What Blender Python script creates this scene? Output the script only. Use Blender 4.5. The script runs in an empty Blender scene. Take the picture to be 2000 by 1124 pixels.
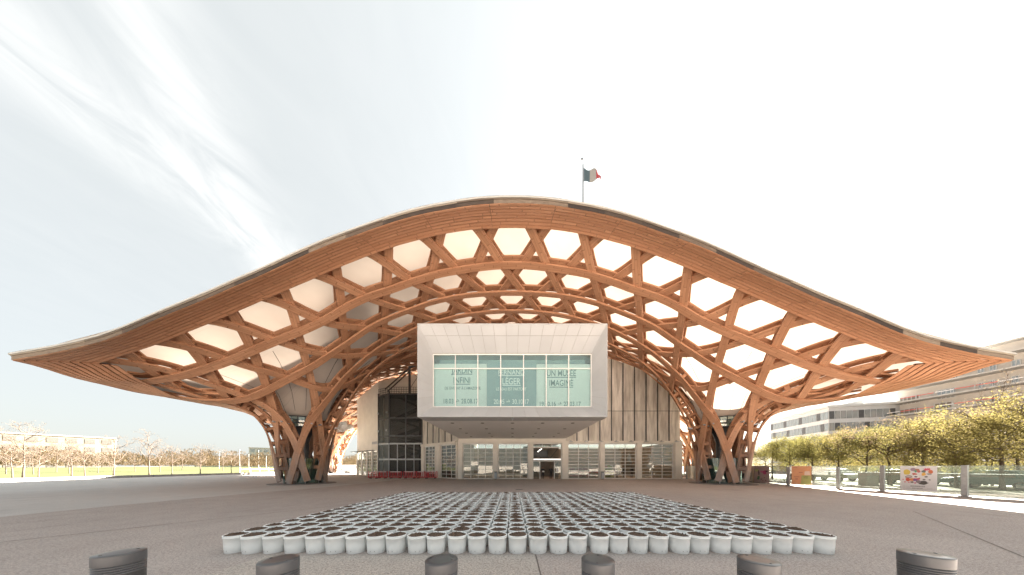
import bpy, math, random
import numpy as np
from mathutils import Vector, Matrix

R = math.radians
PI = math.pi
SC = bpy.context.scene
COL = SC.collection
F = 470.0            # focal length in photo pixels (photo 2000 px wide)
CX, HY = 1001.0, 911.0
CAM_H = 1.8

# ------------------------------------------------------------------ camera
cam_d = bpy.data.cameras.new('camera')
cam_d.sensor_width = 36.0
cam_d.lens = F / 2000.0 * 36.0
cam_d.shift_x = (1000.0 - CX) / 2000.0
cam_d.shift_y = (HY - 562.0) / 2000.0
cam_d.clip_start = 0.05
cam_d.clip_end = 6000.0
cam = bpy.data.objects.new('camera', cam_d)
cam.location = (0, 0, CAM_H)
cam.rotation_euler = (R(90), 0, 0)
COL.objects.link(cam)
SC.camera = cam

# ------------------------------------------------------------------ light
SUN_EL, SUN_AZ = 30.0, 50.0      # azimuth from +Y towards +X
sd = Vector((math.sin(R(SUN_AZ)) * math.cos(R(SUN_EL)), math.cos(R(SUN_AZ)) * math.cos(R(SUN_EL)), math.sin(R(SUN_EL))))
sun_d = bpy.data.lights.new('sun', 'SUN')
sun_d.energy = 5.0
sun_d.angle = R(0.6)
sun_d.color = (1.0, 0.93, 0.82)
sun = bpy.data.objects.new('sun', sun_d)
sun.rotation_euler = (-sd).to_track_quat('-Z', 'Y').to_euler()
sun.location = (40, 40, 60)
COL.objects.link(sun)

world = bpy.data.worlds.new('World')
SC.world = world
world.use_nodes = True
wn, wl = world.node_tree.nodes, world.node_tree.links
wn.clear()


def wmath(op, a, b=None, c=None):
    n = wn.new('ShaderNodeMath')
    n.operation = op
    for i, v in enumerate((a, b, c)):
        if v is None:
            continue
        if isinstance(v, (int, float)):
            n.inputs[i].default_value = v
        else:
            wl.new(v, n.inputs[i])
    return n.outputs[0]


sky = wn.new('ShaderNodeTexSky')
sky.sky_type = 'NISHITA'
sky.sun_disc = False
sky.sun_elevation = R(SUN_EL)
sky.sun_rotation = R(SUN_AZ)
sky.air_density = 1.0
sky.dust_density = 2.5
sky.ozone_density = 1.0
tc = wn.new('ShaderNodeTexCoord')
sep = wn.new('ShaderNodeSeparateXYZ')
wl.new(tc.outputs['Generated'], sep.inputs[0])
zc = wmath('MAXIMUM', sep.outputs['Z'], 0.06)
px = wmath('DIVIDE', sep.outputs['X'], zc)
py = wmath('DIVIDE', sep.outputs['Y'], zc)
comb = wn.new('ShaderNodeCombineXYZ')
wl.new(wmath('MULTIPLY', px, 3.0), comb.inputs[0])
wl.new(wmath('MULTIPLY', py, 1.5), comb.inputs[1])
nz = wn.new('ShaderNodeTexNoise')
nz.inputs['Scale'].default_value = 1.5
nz.inputs['Detail'].default_value = 7
nz.inputs['Roughness'].default_value = 0.62
nz.inputs['Distortion'].default_value = 1.3
wl.new(comb.outputs[0], nz.inputs['Vector'])


def streak(x0, slope, y0, width):
    cx = wmath('ADD', wmath('MULTIPLY', wmath('SUBTRACT', py, y0), slope), x0)
    dx = wmath('DIVIDE', wmath('SUBTRACT', px, cx), width)
    return wmath('POWER', 2.718, wmath('MULTIPLY', wmath('MULTIPLY', dx, dx), -1.0))


st = wmath('ADD', streak(-1.2, 0.12, 0.56, 0.15), wmath('MULTIPLY', streak(-0.80, -0.6, 0.5, 0.10), 0.85))
st = wmath('ADD', wmath('MULTIPLY', st, 0.8), 0.10)
cl = wmath('MULTIPLY', wmath('MULTIPLY', wmath('SUBTRACT', nz.outputs['Fac'], 0.28), 2.4), st)
clc = wn.new('ShaderNodeClamp')
fade = wn.new('ShaderNodeMapRange')
fade.inputs[1].default_value, fade.inputs[2].default_value = 0.10, 0.38
wl.new(sep.outputs['Z'], fade.inputs[0])
wl.new(wmath('MULTIPLY', cl, fade.outputs[0]), clc.inputs[0])
# thin even veil of high haze over the blue, cirrus streaks on top
veil = wn.new('ShaderNodeMixRGB')
veil.inputs[0].default_value = 0.94
wl.new(sky.outputs[0], veil.inputs[1])
# forward scattering: the haze glows around the low sun
dotn = wn.new('ShaderNodeVectorMath')
dotn.operation = 'DOT_PRODUCT'
wl.new(tc.outputs['Generated'], dotn.inputs[0])
dotn.inputs[1].default_value = sd
gl_ = wmath('MAXIMUM', dotn.outputs['Value'], 0.0)
glow = wmath('ADD', wmath('MULTIPLY', wmath('POWER', gl_, 3.0), 0.55), wmath('MULTIPLY', wmath('POWER', gl_, 14.0), 3.0))
vcol = wn.new('ShaderNodeVectorMath')
vcol.operation = 'SCALE'
vcol.inputs[0].default_value = (0.94, 0.97, 0.935)
wl.new(wmath('ADD', glow, 1.0), vcol.inputs[3])
wl.new(vcol.outputs[0], veil.inputs[2])
mixc = wn.new('ShaderNodeMixRGB')
wl.new(wmath('MULTIPLY', clc.outputs[0], 0.75), mixc.inputs[0])
wl.new(veil.outputs[0], mixc.inputs[1])
cw_ = wn.new('ShaderNodeVectorMath')
cw_.operation = 'SCALE'
cw_.inputs[0].default_value = (1.55, 1.55, 1.52)
wl.new(wmath('ADD', glow, 1.0), cw_.inputs[3])
wl.new(cw_.outputs[0], mixc.inputs[2])
bg = wn.new('ShaderNodeBackground')
bg.inputs['Strength'].default_value = 0.05
wl.new(mixc.outputs[0], bg.inputs['Color'])
wo = wn.new('ShaderNodeOutputWorld')
wl.new(bg.outputs[0], wo.inputs[0])

SC.view_settings.view_transform = 'Standard'
SC.view_settings.look = 'None'
SC.view_settings.gamma = 1.0
SC.view_settings.exposure = 4.05
SC.view_settings.use_curve_mapping = False
SC.cycles.max_bounces = 8
SC.cycles.transparent_max_bounces = 12
SC.cycles.caustics_reflective = False
SC.cycles.caustics_refractive = False

# ------------------------------------------------------------------ helpers


def tag(o, label=None, cat=None, group=None, kind=None):
    if label:
        o['label'] = label
    if cat:
        o['category'] = cat
    if group:
        o['group'] = group
    if kind:
        o['kind'] = kind
    return o


def thing(name, label, cat, loc=(0, 0, 0), rz=0.0, group=None):
    o = bpy.data.objects.new(name, None)
    o.empty_display_size = 0.2
    o.location = loc
    o.rotation_euler = (0, 0, rz)
    COL.objects.link(o)
    return tag(o, label, cat, group)


def link(name, mesh, parent=None, loc=None, kind=None):
    o = bpy.data.objects.new(name, mesh)
    COL.objects.link(o)
    if parent is not None:
        o.parent = parent
    if loc is not None:
        o.location = loc
    if kind:
        o['kind'] = kind
    return o


class MB:
    """collects faces; verts in local coordinates of the parent thing"""

    def __init__(self):
        self.v, self.f, self.uv, self.mi = [], [], [], []
        self.m = 0

    def quad(self, *p, uv=None):
        n = len(self.v)
        self.v.extend([tuple(q) for q in p])
        self.f.append(tuple(range(n, n + len(p))))
        self.uv.append(uv)
        self.mi.append(self.m)

    def raw(self, verts, faces, uvs=None):
        n = len(self.v)
        self.v.extend([tuple(q) for q in verts])
        for i, fc in enumerate(faces):
            self.f.append(tuple(n + k for k in fc))
            self.uv.append(uvs[i] if uvs else None)
            self.mi.append(self.m)

    def box(self, x0, x1, y0, y1, z0, z1):
        v = [(x0, y0, z0), (x1, y0, z0), (x1, y1, z0), (x0, y1, z0), (x0, y0, z1), (x1, y0, z1), (x1, y1, z1), (x0, y1, z1)]
        f = [(0, 3, 2, 1), (4, 5, 6, 7), (0, 1, 5, 4), (1, 2, 6, 5), (2, 3, 7, 6), (3, 0, 4, 7)]
        self.raw(v, f)

    def prism(self, poly, z0, z1):
        """vertical prism over a plan polygon; z0/z1 numbers or lists"""
        n = len(poly)
        zz0 = z0 if isinstance(z0, (list, tuple)) else [z0] * n
        zz1 = z1 if isinstance(z1, (list, tuple)) else [z1] * n
        v = [(p[0], p[1], a) for p, a in zip(poly, zz0)] + [(p[0], p[1], a) for p, a in zip(poly, zz1)]
        f = [tuple(reversed(range(n))), tuple(range(n, 2 * n))]
        for i in range(n):
            j = (i + 1) % n
            f.append((i, j, n + j, n + i))
        self.raw(v, f)

    def tube(self, pts, rad, n=6, cap=True):
        pts = [Vector(p) for p in pts]
        rr = rad if isinstance(rad, (list, tuple)) else [rad] * len(pts)
        rings = []
        a = None
        for i, p in enumerate(pts):
            t = (pts[min(i + 1, len(pts) - 1)] - pts[max(i - 1, 0)]).normalized()
            if a is None:
                a = t.orthogonal().normalized()
            else:
                a = (a - t * a.dot(t))
                a = a.normalized() if a.length > 1e-6 else t.orthogonal().normalized()
            b = t.cross(a)
            rings.append([p + (a * math.cos(2 * PI * k / n) + b * math.sin(2 * PI * k / n)) * rr[i] for k in range(n)])
        v = [tuple(q) for r in rings for q in r]
        f = []
        for i in range(len(rings) - 1):
            for k in range(n):
                k2 = (k + 1) % n
                f.append((i * n + k, i * n + k2, (i + 1) * n + k2, (i + 1) * n + k))
        if cap:
            f.append(tuple(reversed(range(n))))
            f.append(tuple(range((len(rings) - 1) * n, len(rings) * n)))
        self.raw(v, f)

    def bar(self, a, b, w, h=None):
        """rectangular bar from a to b"""
        h = h or w
        a, b = Vector(a), Vector(b)
        t = (b - a).normalized()
        up = Vector((0, 0, 1)) if abs(t.z) < 0.95 else Vector((0, 1, 0))
        s = t.cross(up).normalized()
        u = s.cross(t)
        c = [s * (-w / 2) + u * (-h / 2), s * (w / 2) + u * (-h / 2), s * (w / 2) + u * (h / 2), s * (-w / 2) + u * (h / 2)]
        v = [tuple(a + q) for q in c] + [tuple(b + q) for q in c]
        self.raw(v, [(3, 2, 1, 0), (4, 5, 6, 7), (0, 1, 5, 4), (1, 2, 6, 5), (2, 3, 7, 6), (3, 0, 4, 7)])

    def lathe(self, prof, n=24, c=(0, 0), capt=False, capb=False):
        v = []
        for r, z in prof:
            for k in range(n):
                a = 2 * PI * k / n
                v.append((c[0] + r * math.cos(a), c[1] + r * math.sin(a), z))
        f = []
        for i in range(len(prof) - 1):
            for k in range(n):
                k2 = (k + 1) % n
                f.append((i * n + k, i * n + k2, (i + 1) * n + k2, (i + 1) * n + k))
        if capb:
            f.append(tuple(reversed(range(n))))
        if capt:
            f.append(tuple(range((len(prof) - 1) * n, len(prof) * n)))
        self.raw(v, f)

    def mesh(self, name, mats, smooth=False):
        me = bpy.data.meshes.new(name)
        me.from_pydata(self.v, [], self.f)
        mats = mats if isinstance(mats, (list, tuple)) else [mats]
        for m in mats:
            me.materials.append(m)
        if len(mats) > 1:
            me.polygons.foreach_set('material_index', self.mi)
        if any(u is not None for u in self.uv):
            ul = me.uv_layers.new(name='UVMap')
            flat = []
            for fc, u in zip(self.f, self.uv):
                if u is None:
                    u = [(0, 0)] * len(fc)
                for q in u:
                    flat.extend(q)
            ul.data.foreach_set('uv', flat)
        if smooth:
            me.polygons.foreach_set('use_smooth', [True] * len(me.polygons))
        me.update()
        return me

    def build(self, name, mats, parent=None, smooth=False, kind=None, world=False, loc=None):
        """world=True: verts are world coordinates and the (unrotated) parent's location is taken off"""
        if world and parent is not None:
            p = parent
            off = Vector((0, 0, 0))
            while p is not None:
                off += Vector(p.location)
                p = p.parent
            self.v = [(a[0] - off.x, a[1] - off.y, a[2] - off.z) for a in self.v]
        return link(name, self.mesh(name, mats, smooth), parent, kind=kind, loc=loc)


def px2w(x, y, d):
    """photo pixel at depth d -> world point"""
    return Vector(((x - CX) * d / F, d, CAM_H + (HY - y) * d / F))


# ------------------------------------------------------------------ materials
class NT:
    def __init__(self, name):
        self.mat = bpy.data.materials.new(name)
        self.mat.use_nodes = True
        self.n, self.l = self.mat.node_tree.nodes, self.mat.node_tree.links
        self.p = self.n['Principled BSDF']
        self.out = self.n['Material Output']

    def node(self, t, **kw):
        n = self.n.new(t)
        for k, v in kw.items():
            setattr(n, k, v)
        return n

    def set(self, sock, v):
        if isinstance(v, (int, float)):
            sock.default_value = v
        elif isinstance(v, (tuple, list)):
            sock.default_value = tuple(v) + ((1,) if len(v) == 3 and len(sock.default_value) == 4 else ())
        else:
            self.l.new(v, sock)

    def math(self, op, a, b=None, c=None):
        n = self.node('ShaderNodeMath', operation=op)
        for i, v in enumerate((a, b, c)):
            if v is not None:
                self.set(n.inputs[i], v)
        return n.outputs[0]

    def coord(self, kind='Object', scale=(1, 1, 1), rot=(0, 0, 0)):
        t = self.node('ShaderNodeTexCoord')
        m = self.node('ShaderNodeMapping')
        m.inputs['Scale'].default_value = scale
        m.inputs['Rotation'].default_value = rot
        self.l.new(t.outputs[kind], m.inputs[0])
        return m.outputs[0]

    def noise(self, vec, scale, detail=4, rough=0.55):
        n = self.node('ShaderNodeTexNoise')
        n.inputs['Scale'].default_value = scale
        n.inputs['Detail'].default_value = detail
        n.inputs['Roughness'].default_value = rough
        self.l.new(vec, n.inputs['Vector'])
        return n.outputs['Fac']

    def ramp(self, fac, *stops):
        r = self.node('ShaderNodeValToRGB')
        e = r.color_ramp.elements
        while len(e) < len(stops):
            e.new(0.5)
        for el, (p, c) in zip(e, stops):
            el.position = p
            el.color = tuple(c) + (1,) if len(c) == 3 else c
        self.l.new(fac, r.inputs[0])
        return r.outputs[0]

    def mix(self, fac, a, b, mode='MIX'):
        m = self.node('ShaderNodeMixRGB', blend_type=mode)
        self.set(m.inputs[0], fac)
        self.set(m.inputs[1], a)
        self.set(m.inputs[2], b)
        return m.outputs[0]

    def bump(self, h, strength=0.3, dist=0.02):
        b = self.node('ShaderNodeBump')
        b.inputs['Strength'].default_value = strength
        b.inputs['Distance'].default_value = dist
        self.l.new(h, b.inputs['Height'])
        self.l.new(b.outputs[0], self.p.inputs['Normal'])

    def rnd(self):
        return self.node('ShaderNodeObjectInfo').outputs['Random']

    def fin(self, col=None, rough=None, metal=None, spec=None):
        if col is not None:
            self.set(self.p.inputs['Base Color'], col)
        if rough is not None:
            self.set(self.p.inputs['Roughness'], rough)
        if metal is not None:
            self.p.inputs['Metallic'].default_value = metal
        if spec is not None:
            self.p.inputs['Specular IOR Level'].default_value = spec
        return self.mat


def sc(c, k):
    return tuple(min(1, a * k) for a in c)


def plain(name, col, rough=0.6, var=0.15, scale=3.0, metal=0.0, bump=0.0, fine=60.0, rnd=0.0, spec=None):
    t = NT(name)
    v = t.coord()
    n = t.noise(v, scale, 5)
    c = t.ramp(n, (0.3, sc(col, 1 - var)), (0.7, sc(col, 1 + var)))
    if rnd:
        m = t.math('MULTIPLY_ADD', t.rnd(), 2 * rnd, 1 - rnd)
        c = t.mix(1.0, c, t.node('ShaderNodeCombineXYZ').outputs[0], 'MULTIPLY')
        cm = c.node.inputs[2].links[0].from_node
        for i in range(3):
            t.l.new(m, cm.inputs[i])
    if bump:
        t.bump(t.noise(v, fine, 4), bump, 0.01)
    return t.fin(c, rough, metal, spec)


def wood(name, c_dark, c_light, rough=0.65, grey=0.0, lam=1.7):
    t = NT(name)
    uv = t.coord('UV', (0.35, 7, 1))
    g = t.noise(uv, 3.0, 6, 0.65)
    fine = t.noise(t.coord('UV', (1.2, 40, 1)), 3.0, 3)
    spots = t.noise(t.coord('UV', (3.5, 9, 1)), 4.0, 2)
    c = t.ramp(g, (0.25, c_dark), (0.75, c_light))
    c = t.mix(t.math('MULTIPLY', fine, 0.35), c, sc(c_dark, 0.6))
    sp = t.ramp(spots, (0.62, (0, 0, 0)), (0.70, (1, 1, 1)))
    c = t.mix(t.math('MULTIPLY', sp, 0.42), c, sc(c_dark, 0.35))
    # glued lamellas: boards of different tone, dark glue lines and butt joints
    tcu = t.node('ShaderNodeTexCoord')
    su = t.node('ShaderNodeSeparateXYZ')
    t.l.new(tcu.outputs['UV'], su.inputs[0])
    row = t.math('FLOOR', t.math('DIVIDE', su.outputs['Y'], 0.178))
    uu = t.math('ADD', t.math('DIVIDE', su.outputs['X'], lam), t.math('MULTIPLY', row, 0.37))
    cv = t.node('ShaderNodeCombineXYZ')
    t.l.new(t.math('FLOOR', uu), cv.inputs[0])
    t.l.new(row, cv.inputs[1])
    wnz = t.node('ShaderNodeTexWhiteNoise')
    t.l.new(cv.outputs[0], wnz.inputs[0])
    c = t.mix(t.math('MULTIPLY', wnz.outputs['Value'], 0.5), c, sc(c_dark, 0.72))
    fv = t.math('FRACT', t.math('DIVIDE', su.outputs['Y'], 0.178))
    glue = t.math('LESS_THAN', fv, 0.09)
    butt = t.math('LESS_THAN', t.math('FRACT', uu), 0.055 / lam)
    c = t.mix(t.math('MULTIPLY', t.math('MAXIMUM', glue, butt), 0.6), c, sc(c_dark, 0.35))
    r = t.rnd()
    c = t.mix(t.math('MULTIPLY', r, 0.5), c, sc(c_dark, 0.85))
    # silvered, rain-washed timber: patchy, mostly on the legs near the plaza
    if grey:
        geo = t.node('ShaderNodeNewGeometry')
        s = t.node('ShaderNodeSeparateXYZ')
        t.l.new(geo.outputs['Position'], s.inputs[0])
        hgt = t.node('ShaderNodeMapRange')
        hgt.inputs[1].default_value, hgt.inputs[2].default_value = 0.0, 5.5
        hgt.inputs[3].default_value, hgt.inputs[4].default_value = 1.0, 0.0
        t.l.new(s.outputs['Z'], hgt.inputs[0])
        pat = t.noise(t.coord('Object', (0.6, 0.6, 0.12)), 1.6, 4)
        w = t.math('MULTIPLY', t.ramp(pat, (0.36, (0, 0, 0)), (0.54, (1, 1, 1))), hgt.outputs[0])
        c = t.mix(t.math('MULTIPLY', w, grey), c, (0.30, 0.285, 0.275))
    t.bump(t.math('ADD', g, t.math('MULTIPLY', fine, 0.5)), 0.35, 0.01)
    return t.fin(c, rough, spec=0.3)


M = {}
M['beam'] = wood('glulam_beam', (0.42, 0.205, 0.112), (0.72, 0.41, 0.25), grey=0.8)
M['plank'] = wood('soffit_larch', (0.60, 0.285, 0.155), (0.95, 0.54, 0.33))
def edge_mat(name, *stops):
    t = NT(name)
    n = t.noise(t.coord('UV', (1.1, 8, 1)), 2.2, 5, 0.7)
    r = t.math('ADD', t.math('MULTIPLY', t.rnd(), 0.75), t.math('MULTIPLY', t.math('SUBTRACT', n, 0.5), 0.9))
    c = t.ramp(r, *stops)
    t.bump(n, 0.4, 0.01)
    return t.fin(c, 0.8, spec=0.2)


M['edge'] = edge_mat('weathered_edge', (0.0, (0.035, 0.028, 0.025)), (0.45, (0.10, 0.075, 0.058)), (0.9, (0.26, 0.205, 0.155)))
M['edgepale'] = edge_mat('pale_edge_board', (0.0, (0.15, 0.12, 0.095)), (0.85, (0.36, 0.31, 0.25)))
M['flash'] = plain('pale_flashing', (0.40, 0.385, 0.355), 0.45, 0.08)
M['steel'] = plain('dark_steel', (0.085, 0.088, 0.092), 0.45, 0.2, metal=0.4)
M['galv'] = plain('galvanised_steel', (0.42, 0.43, 0.44), 0.45, 0.12, 8, metal=0.5)
M['white'] = plain('white_paint', (0.86, 0.84, 0.80), 0.5, 0.05, 1.5)
M['offwhite'] = plain('cream_render', (0.80, 0.755, 0.675), 0.75, 0.06, 0.8, bump=0.1)
M['clad'] = plain('white_cladding', (0.53, 0.535, 0.54), 0.42, 0.03, 0.7, rnd=0.035)
M['cladgap'] = plain('cladding_joint', (0.32, 0.30, 0.28), 0.8, 0.1)
M['soffit'] = plain('white_soffit', (0.82, 0.80, 0.775), 0.55, 0.04, 0.5)
M['black'] = plain('black_fixture', (0.03, 0.03, 0.032), 0.5, 0.2)
M['soil'] = plain('potting_soil', (0.105, 0.07, 0.05), 0.95, 0.55, 40, bump=0.9, fine=90)
M['bucket'] = plain('white_bucket_plastic', (0.89, 0.91, 0.90), 0.38, 0.04, 6, rnd=0.05)
M['bollard'] = plain('grey_bollard_paint', (0.085, 0.087, 0.094), 0.42, 0.08, 12, bump=0.06, fine=220)
M['cap'] = plain('bollard_cap', (0.07, 0.071, 0.075), 0.30, 0.06)
M['groove'] = plain('bollard_groove', (0.03, 0.03, 0.032), 0.6, 0.1)
M['red'] = plain('red_barrier_plastic', (0.52, 0.045, 0.05), 0.45, 0.12, 3)
M['reflect'] = plain('white_reflective_band', (0.75, 0.72, 0.72), 0.4, 0.05)
M['concrete'] = plain('raw_concrete', (0.46, 0.43, 0.395), 0.85, 0.12, 0.5, bump=0.2, fine=8)
M['slab'] = plain('slab_edge_concrete', (0.42, 0.40, 0.375), 0.8, 0.10, 1.0)
M['kerb'] = plain('kerb_concrete', (0.22, 0.21, 0.20), 0.85, 0.12, 2.0, rnd=0.12)
M['bark'] = plain('tree_bark', (0.09, 0.062, 0.045), 0.9, 0.3, 8, bump=0.6, fine=25)
M['barkpale'] = plain('pale_bark', (0.11, 0.08, 0.06), 0.9, 0.25, 8, bump=0.5, fine=25)
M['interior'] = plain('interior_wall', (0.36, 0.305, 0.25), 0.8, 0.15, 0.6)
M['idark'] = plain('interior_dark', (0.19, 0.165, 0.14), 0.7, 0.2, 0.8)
M['cloth'] = plain('dark_clothing', (0.018, 0.018, 0.022), 0.9, 0.3, 10)
M['skin'] = plain('skin', (0.50, 0.31, 0.23), 0.6, 0.06)
M['hair'] = plain('brown_hair', (0.05, 0.03, 0.02), 0.7, 0.2)
M['paper'] = plain('white_paper', (0.78, 0.77, 0.75), 0.7, 0.03)
M['bannerlight'] = plain('pale_aqua_banner', (0.72, 0.84, 0.81), 0.6, 0.03)
M['bannerdark'] = plain('teal_banner', (0.29, 0.43, 0.44), 0.6, 0.04)
M['letterteal'] = plain('teal_lettering', (0.17, 0.29, 0.29), 0.6, 0.03)
M['letterwhite'] = plain('pale_lettering', (0.74, 0.86, 0.85), 0.6, 0.03)
M['tyre'] = plain('tyre_rubber', (0.02, 0.02, 0.02), 0.85, 0.2)
M['flagblue'] = plain('flag_blue', (0.035, 0.06, 0.075), 0.8, 0.1)
M['flagwhite'] = plain('flag_white', (0.17, 0.17, 0.165), 0.8, 0.03)
M['flagred'] = plain('flag_red', (0.20, 0.014, 0.018), 0.8, 0.1)
M['tapered'] = plain('red_tape', (0.6, 0.12, 0.10), 0.6, 0.1)
M['gbfacade'] = plain('pale_metal_facade', (0.46, 0.465, 0.465), 0.55, 0.06, 0.5)
M['duct'] = plain('white_duct', (0.72, 0.71, 0.69), 0.4, 0.05)


def glass(name, tint, refl=0.22, rough=0.02, diffuse=0.0, dcol=(0.8, 0.85, 0.85)):
    t = NT(name)
    tr = t.node('ShaderNodeBsdfTransparent')
    tr.inputs[0].default_value = tint + (1,)
    gl = t.node('ShaderNodeBsdfGlossy')
    gl.inputs['Roughness'].default_value = rough
    gl.inputs[0].default_value = (0.95, 0.97, 0.96, 1)
    fr = t.node('ShaderNodeFresnel')
    fr.inputs['IOR'].default_value = 1.5
    fac = t.math('MINIMUM', t.math('ADD', fr.outputs[0], refl), 1.0)
    mx = t.node('ShaderNodeMixShader')
    t.l.new(fac, mx.inputs[0])
    t.l.new(tr.outputs[0], mx.inputs[1])
    t.l.new(gl.outputs[0], mx.inputs[2])
    last = mx
    if diffuse:
        df = t.node('ShaderNodeBsdfDiffuse')
        df.inputs[0].default_value = dcol + (1,)
        m2 = t.node('ShaderNodeMixShader')
        m2.inputs[0].default_value = diffuse
        t.l.new(mx.outputs[0], m2.inputs[1])
        t.l.new(df.outputs[0], m2.inputs[2])
        last = m2
    t.n.remove(t.p)
    t.l.new(last.outputs[0], t.out.inputs[0])
    return t.mat


M['glass'] = glass('window_glass', (0.80, 0.84, 0.80), 0.04, diffuse=0.05, dcol=(0.5, 0.46, 0.4))
M['glassgreen'] = glass('green_glass', (0.66, 0.82, 0.78), 0.10, diffuse=0.06, dcol=(0.35, 0.55, 0.52))
M['glassbox'] = glass('gallery_glass', (0.94, 0.995, 0.98), 0.03, diffuse=0.04, dcol=(0.62, 0.80, 0.78))
M['fenceglass'] = glass('fence_glass', (0.86, 0.90, 0.86), 0.05, diffuse=0.07, dcol=(0.75, 0.78, 0.72))
M['mesh'] = glass('dark_mesh_screen', (0.62, 0.62, 0.61), 0.0, rough=0.5, diffuse=0.30, dcol=(0.055, 0.056, 0.056))
M['palewindow'] = plain('bleached_window', (0.13, 0.12, 0.11), 0.3)
M['glassblue'] = glass('pale_blue_glazing', (0.40, 0.44, 0.46), 0.30, rough=0.06, diffuse=0.35, dcol=(0.42, 0.46, 0.47))


def membrane():
    t = NT('roof_membrane')
    v = t.coord()
    n = t.noise(v, 0.25, 3)
    c = t.ramp(n, (0.35, (0.40, 0.333, 0.28)), (0.65, (0.47, 0.395, 0.335)))
    s = t.node('ShaderNodeSeparateXYZ')
    t.l.new(v, s.inputs[0])
    # welded seams, a pair every 2.9 m
    yy = t.math('ADD', s.outputs['Y'], t.math('MULTIPLY', s.outputs['Z'], 0.12))
    for off in (0.0, 0.22):
        m = t.math('ABSOLUTE', t.math('SUBTRACT', t.math('FRACT', t.math('DIVIDE', t.math('ADD', yy, off), 2.9)), 0.5))
        line = t.math('LESS_THAN', m, 0.006)
        c = t.mix(t.math('MULTIPLY', line, 0.35), c, (0.35, 0.31, 0.27))
    df = t.node('ShaderNodeBsdfDiffuse')
    tr = t.node('ShaderNodeBsdfTranslucent')
    t.l.new(c, df.inputs[0])
    t.l.new(c, tr.inputs[0])
    mx = t.node('ShaderNodeMixShader')
    mx.inputs[0].default_value = 0.2
    t.l.new(df.outputs[0], mx.inputs[1])
    t.l.new(tr.outputs[0], mx.inputs[2])
    t.n.remove(t.p)
    t.l.new(mx.outputs[0], t.out.inputs[0])
    return t.mat


M['membrane'] = membrane()


def leafmat(name, c0, c1, trans=0.45):
    t = NT(name)
    geo = t.node('ShaderNodeNewGeometry')
    c = t.ramp(geo.outputs['Random Per Island'], (0.0, c0), (1.0, c1))
    df = t.node('ShaderNodeBsdfDiffuse')
    tr = t.node('ShaderNodeBsdfTranslucent')
    t.l.new(c, df.inputs[0])
    t.l.new(c, tr.inputs[0])
    mx = t.node('ShaderNodeMixShader')
    mx.inputs[0].default_value = trans
    t.l.new(df.outputs[0], mx.inputs[1])
    t.l.new(tr.outputs[0], mx.inputs[2])
    t.n.remove(t.p)
    t.l.new(mx.outputs[0], t.out.inputs[0])
    return t.mat


M['leaf'] = leafmat('spring_leaves', (0.12, 0.102, 0.034), (0.23, 0.19, 0.07))
M['leafgreen'] = leafmat('green_leaves', (0.09, 0.09, 0.028), (0.20, 0.175, 0.06))
M['bud'] = leafmat('russet_buds', (0.12, 0.085, 0.05), (0.22, 0.165, 0.105))
M['grassblade'] = leafmat('grass_blades', (0.10, 0.13, 0.03), (0.22, 0.25, 0.06), 0.3)


def asphalt(name, c0, c1, spk=0.5):
    t = NT(name)
    v = t.coord()
    big = t.noise(v, 0.12, 5, 0.6)
    mid = t.noise(v, 1.3, 5)
    fine = t.math('ADD', t.math('MULTIPLY', t.noise(v, 95.0, 2, 0.6), 0.5), t.math('MULTIPLY', t.noise(v, 26.0, 3, 0.7), 0.5))
    c = t.ramp(t.math('ADD', t.math('MULTIPLY', big, 0.6), t.math('MULTIPLY', mid, 0.4)), (0.35, c0), (0.65, c1))
    g = t.ramp(fine, (0.40, (1 - spk,) * 3), (0.60, (1 + spk * 0.5,) * 3))
    c = t.mix(1.0, c, g, 'MULTIPLY')
    stain = t.noise(t.coord('Object', (1, 0.35, 1)), 0.5, 6, 0.7)
    c = t.mix(t.math('MULTIPLY', t.ramp(stain, (0.58, (0, 0, 0)), (0.72, (1, 1, 1))), 0.34), c, sc(c0, 0.55))
    t.bump(fine, 0.35, 0.006)
    return t.fin(c, 0.85, spec=0.25)


M['ground'] = asphalt('plaza_surface', (0.40, 0.345, 0.315), (0.50, 0.44, 0.405))
M['patch'] = asphalt('repaired_surface', (0.44, 0.39, 0.35), (0.54, 0.485, 0.435))
M['seam'] = plain('dark_seam', (0.17, 0.145, 0.13), 0.9)
M['backing'] = plain('soffit_backing_board', (0.10, 0.05, 0.03), 0.8)
M['apron'] = asphalt('pale_plaza_concrete', (0.47, 0.445, 0.42), (0.55, 0.53, 0.505), 0.2)
M['lawnmat'] = asphalt('lawn_green', (0.05, 0.058, 0.02), (0.085, 0.09, 0.035), 0.5)
M['path'] = asphalt('pale_path_gravel', (0.17, 0.15, 0.125), (0.24, 0.21, 0.18), 0.25)


def polycarb():
    t = NT('corrugated_screen')
    v = t.coord()
    s = t.node('ShaderNodeSeparateXYZ')
    t.l.new(v, s.inputs[0])
    w = t.math('SINE', t.math('MULTIPLY', s.outputs['Z'], 42.0))
    n = t.noise(t.coord('Object', (1.6, 1.6, 0.22)), 1.2, 4)
    c = t.ramp(n, (0.34, (0.52, 0.485, 0.43)), (0.60, (0.94, 0.90, 0.82)))  # pale upright streaks paint in reflections and light from inside
    r = t.rnd()
    c = t.mix(t.math('MULTIPLY', r, 0.4), c, (0.44, 0.40, 0.34))
    t.bump(w, 0.6, 0.03)
    return t.fin(c, 0.35, 0.1)


M['poly'] = polycarb()


def emit(name, col, s):
    t = NT(name)
    t.p.inputs['Emission Color'].default_value = col + (1,)
    t.p.inputs['Emission Strength'].default_value = s
    return t.fin(sc(col, 0.6), 0.5)


M['lamp'] = emit('lit_lamp', (1.0, 0.95, 0.85), 0.35)
M['litsign'] = emit('lit_sign_strip', (1.0, 0.95, 0.88), 0.075)

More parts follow.
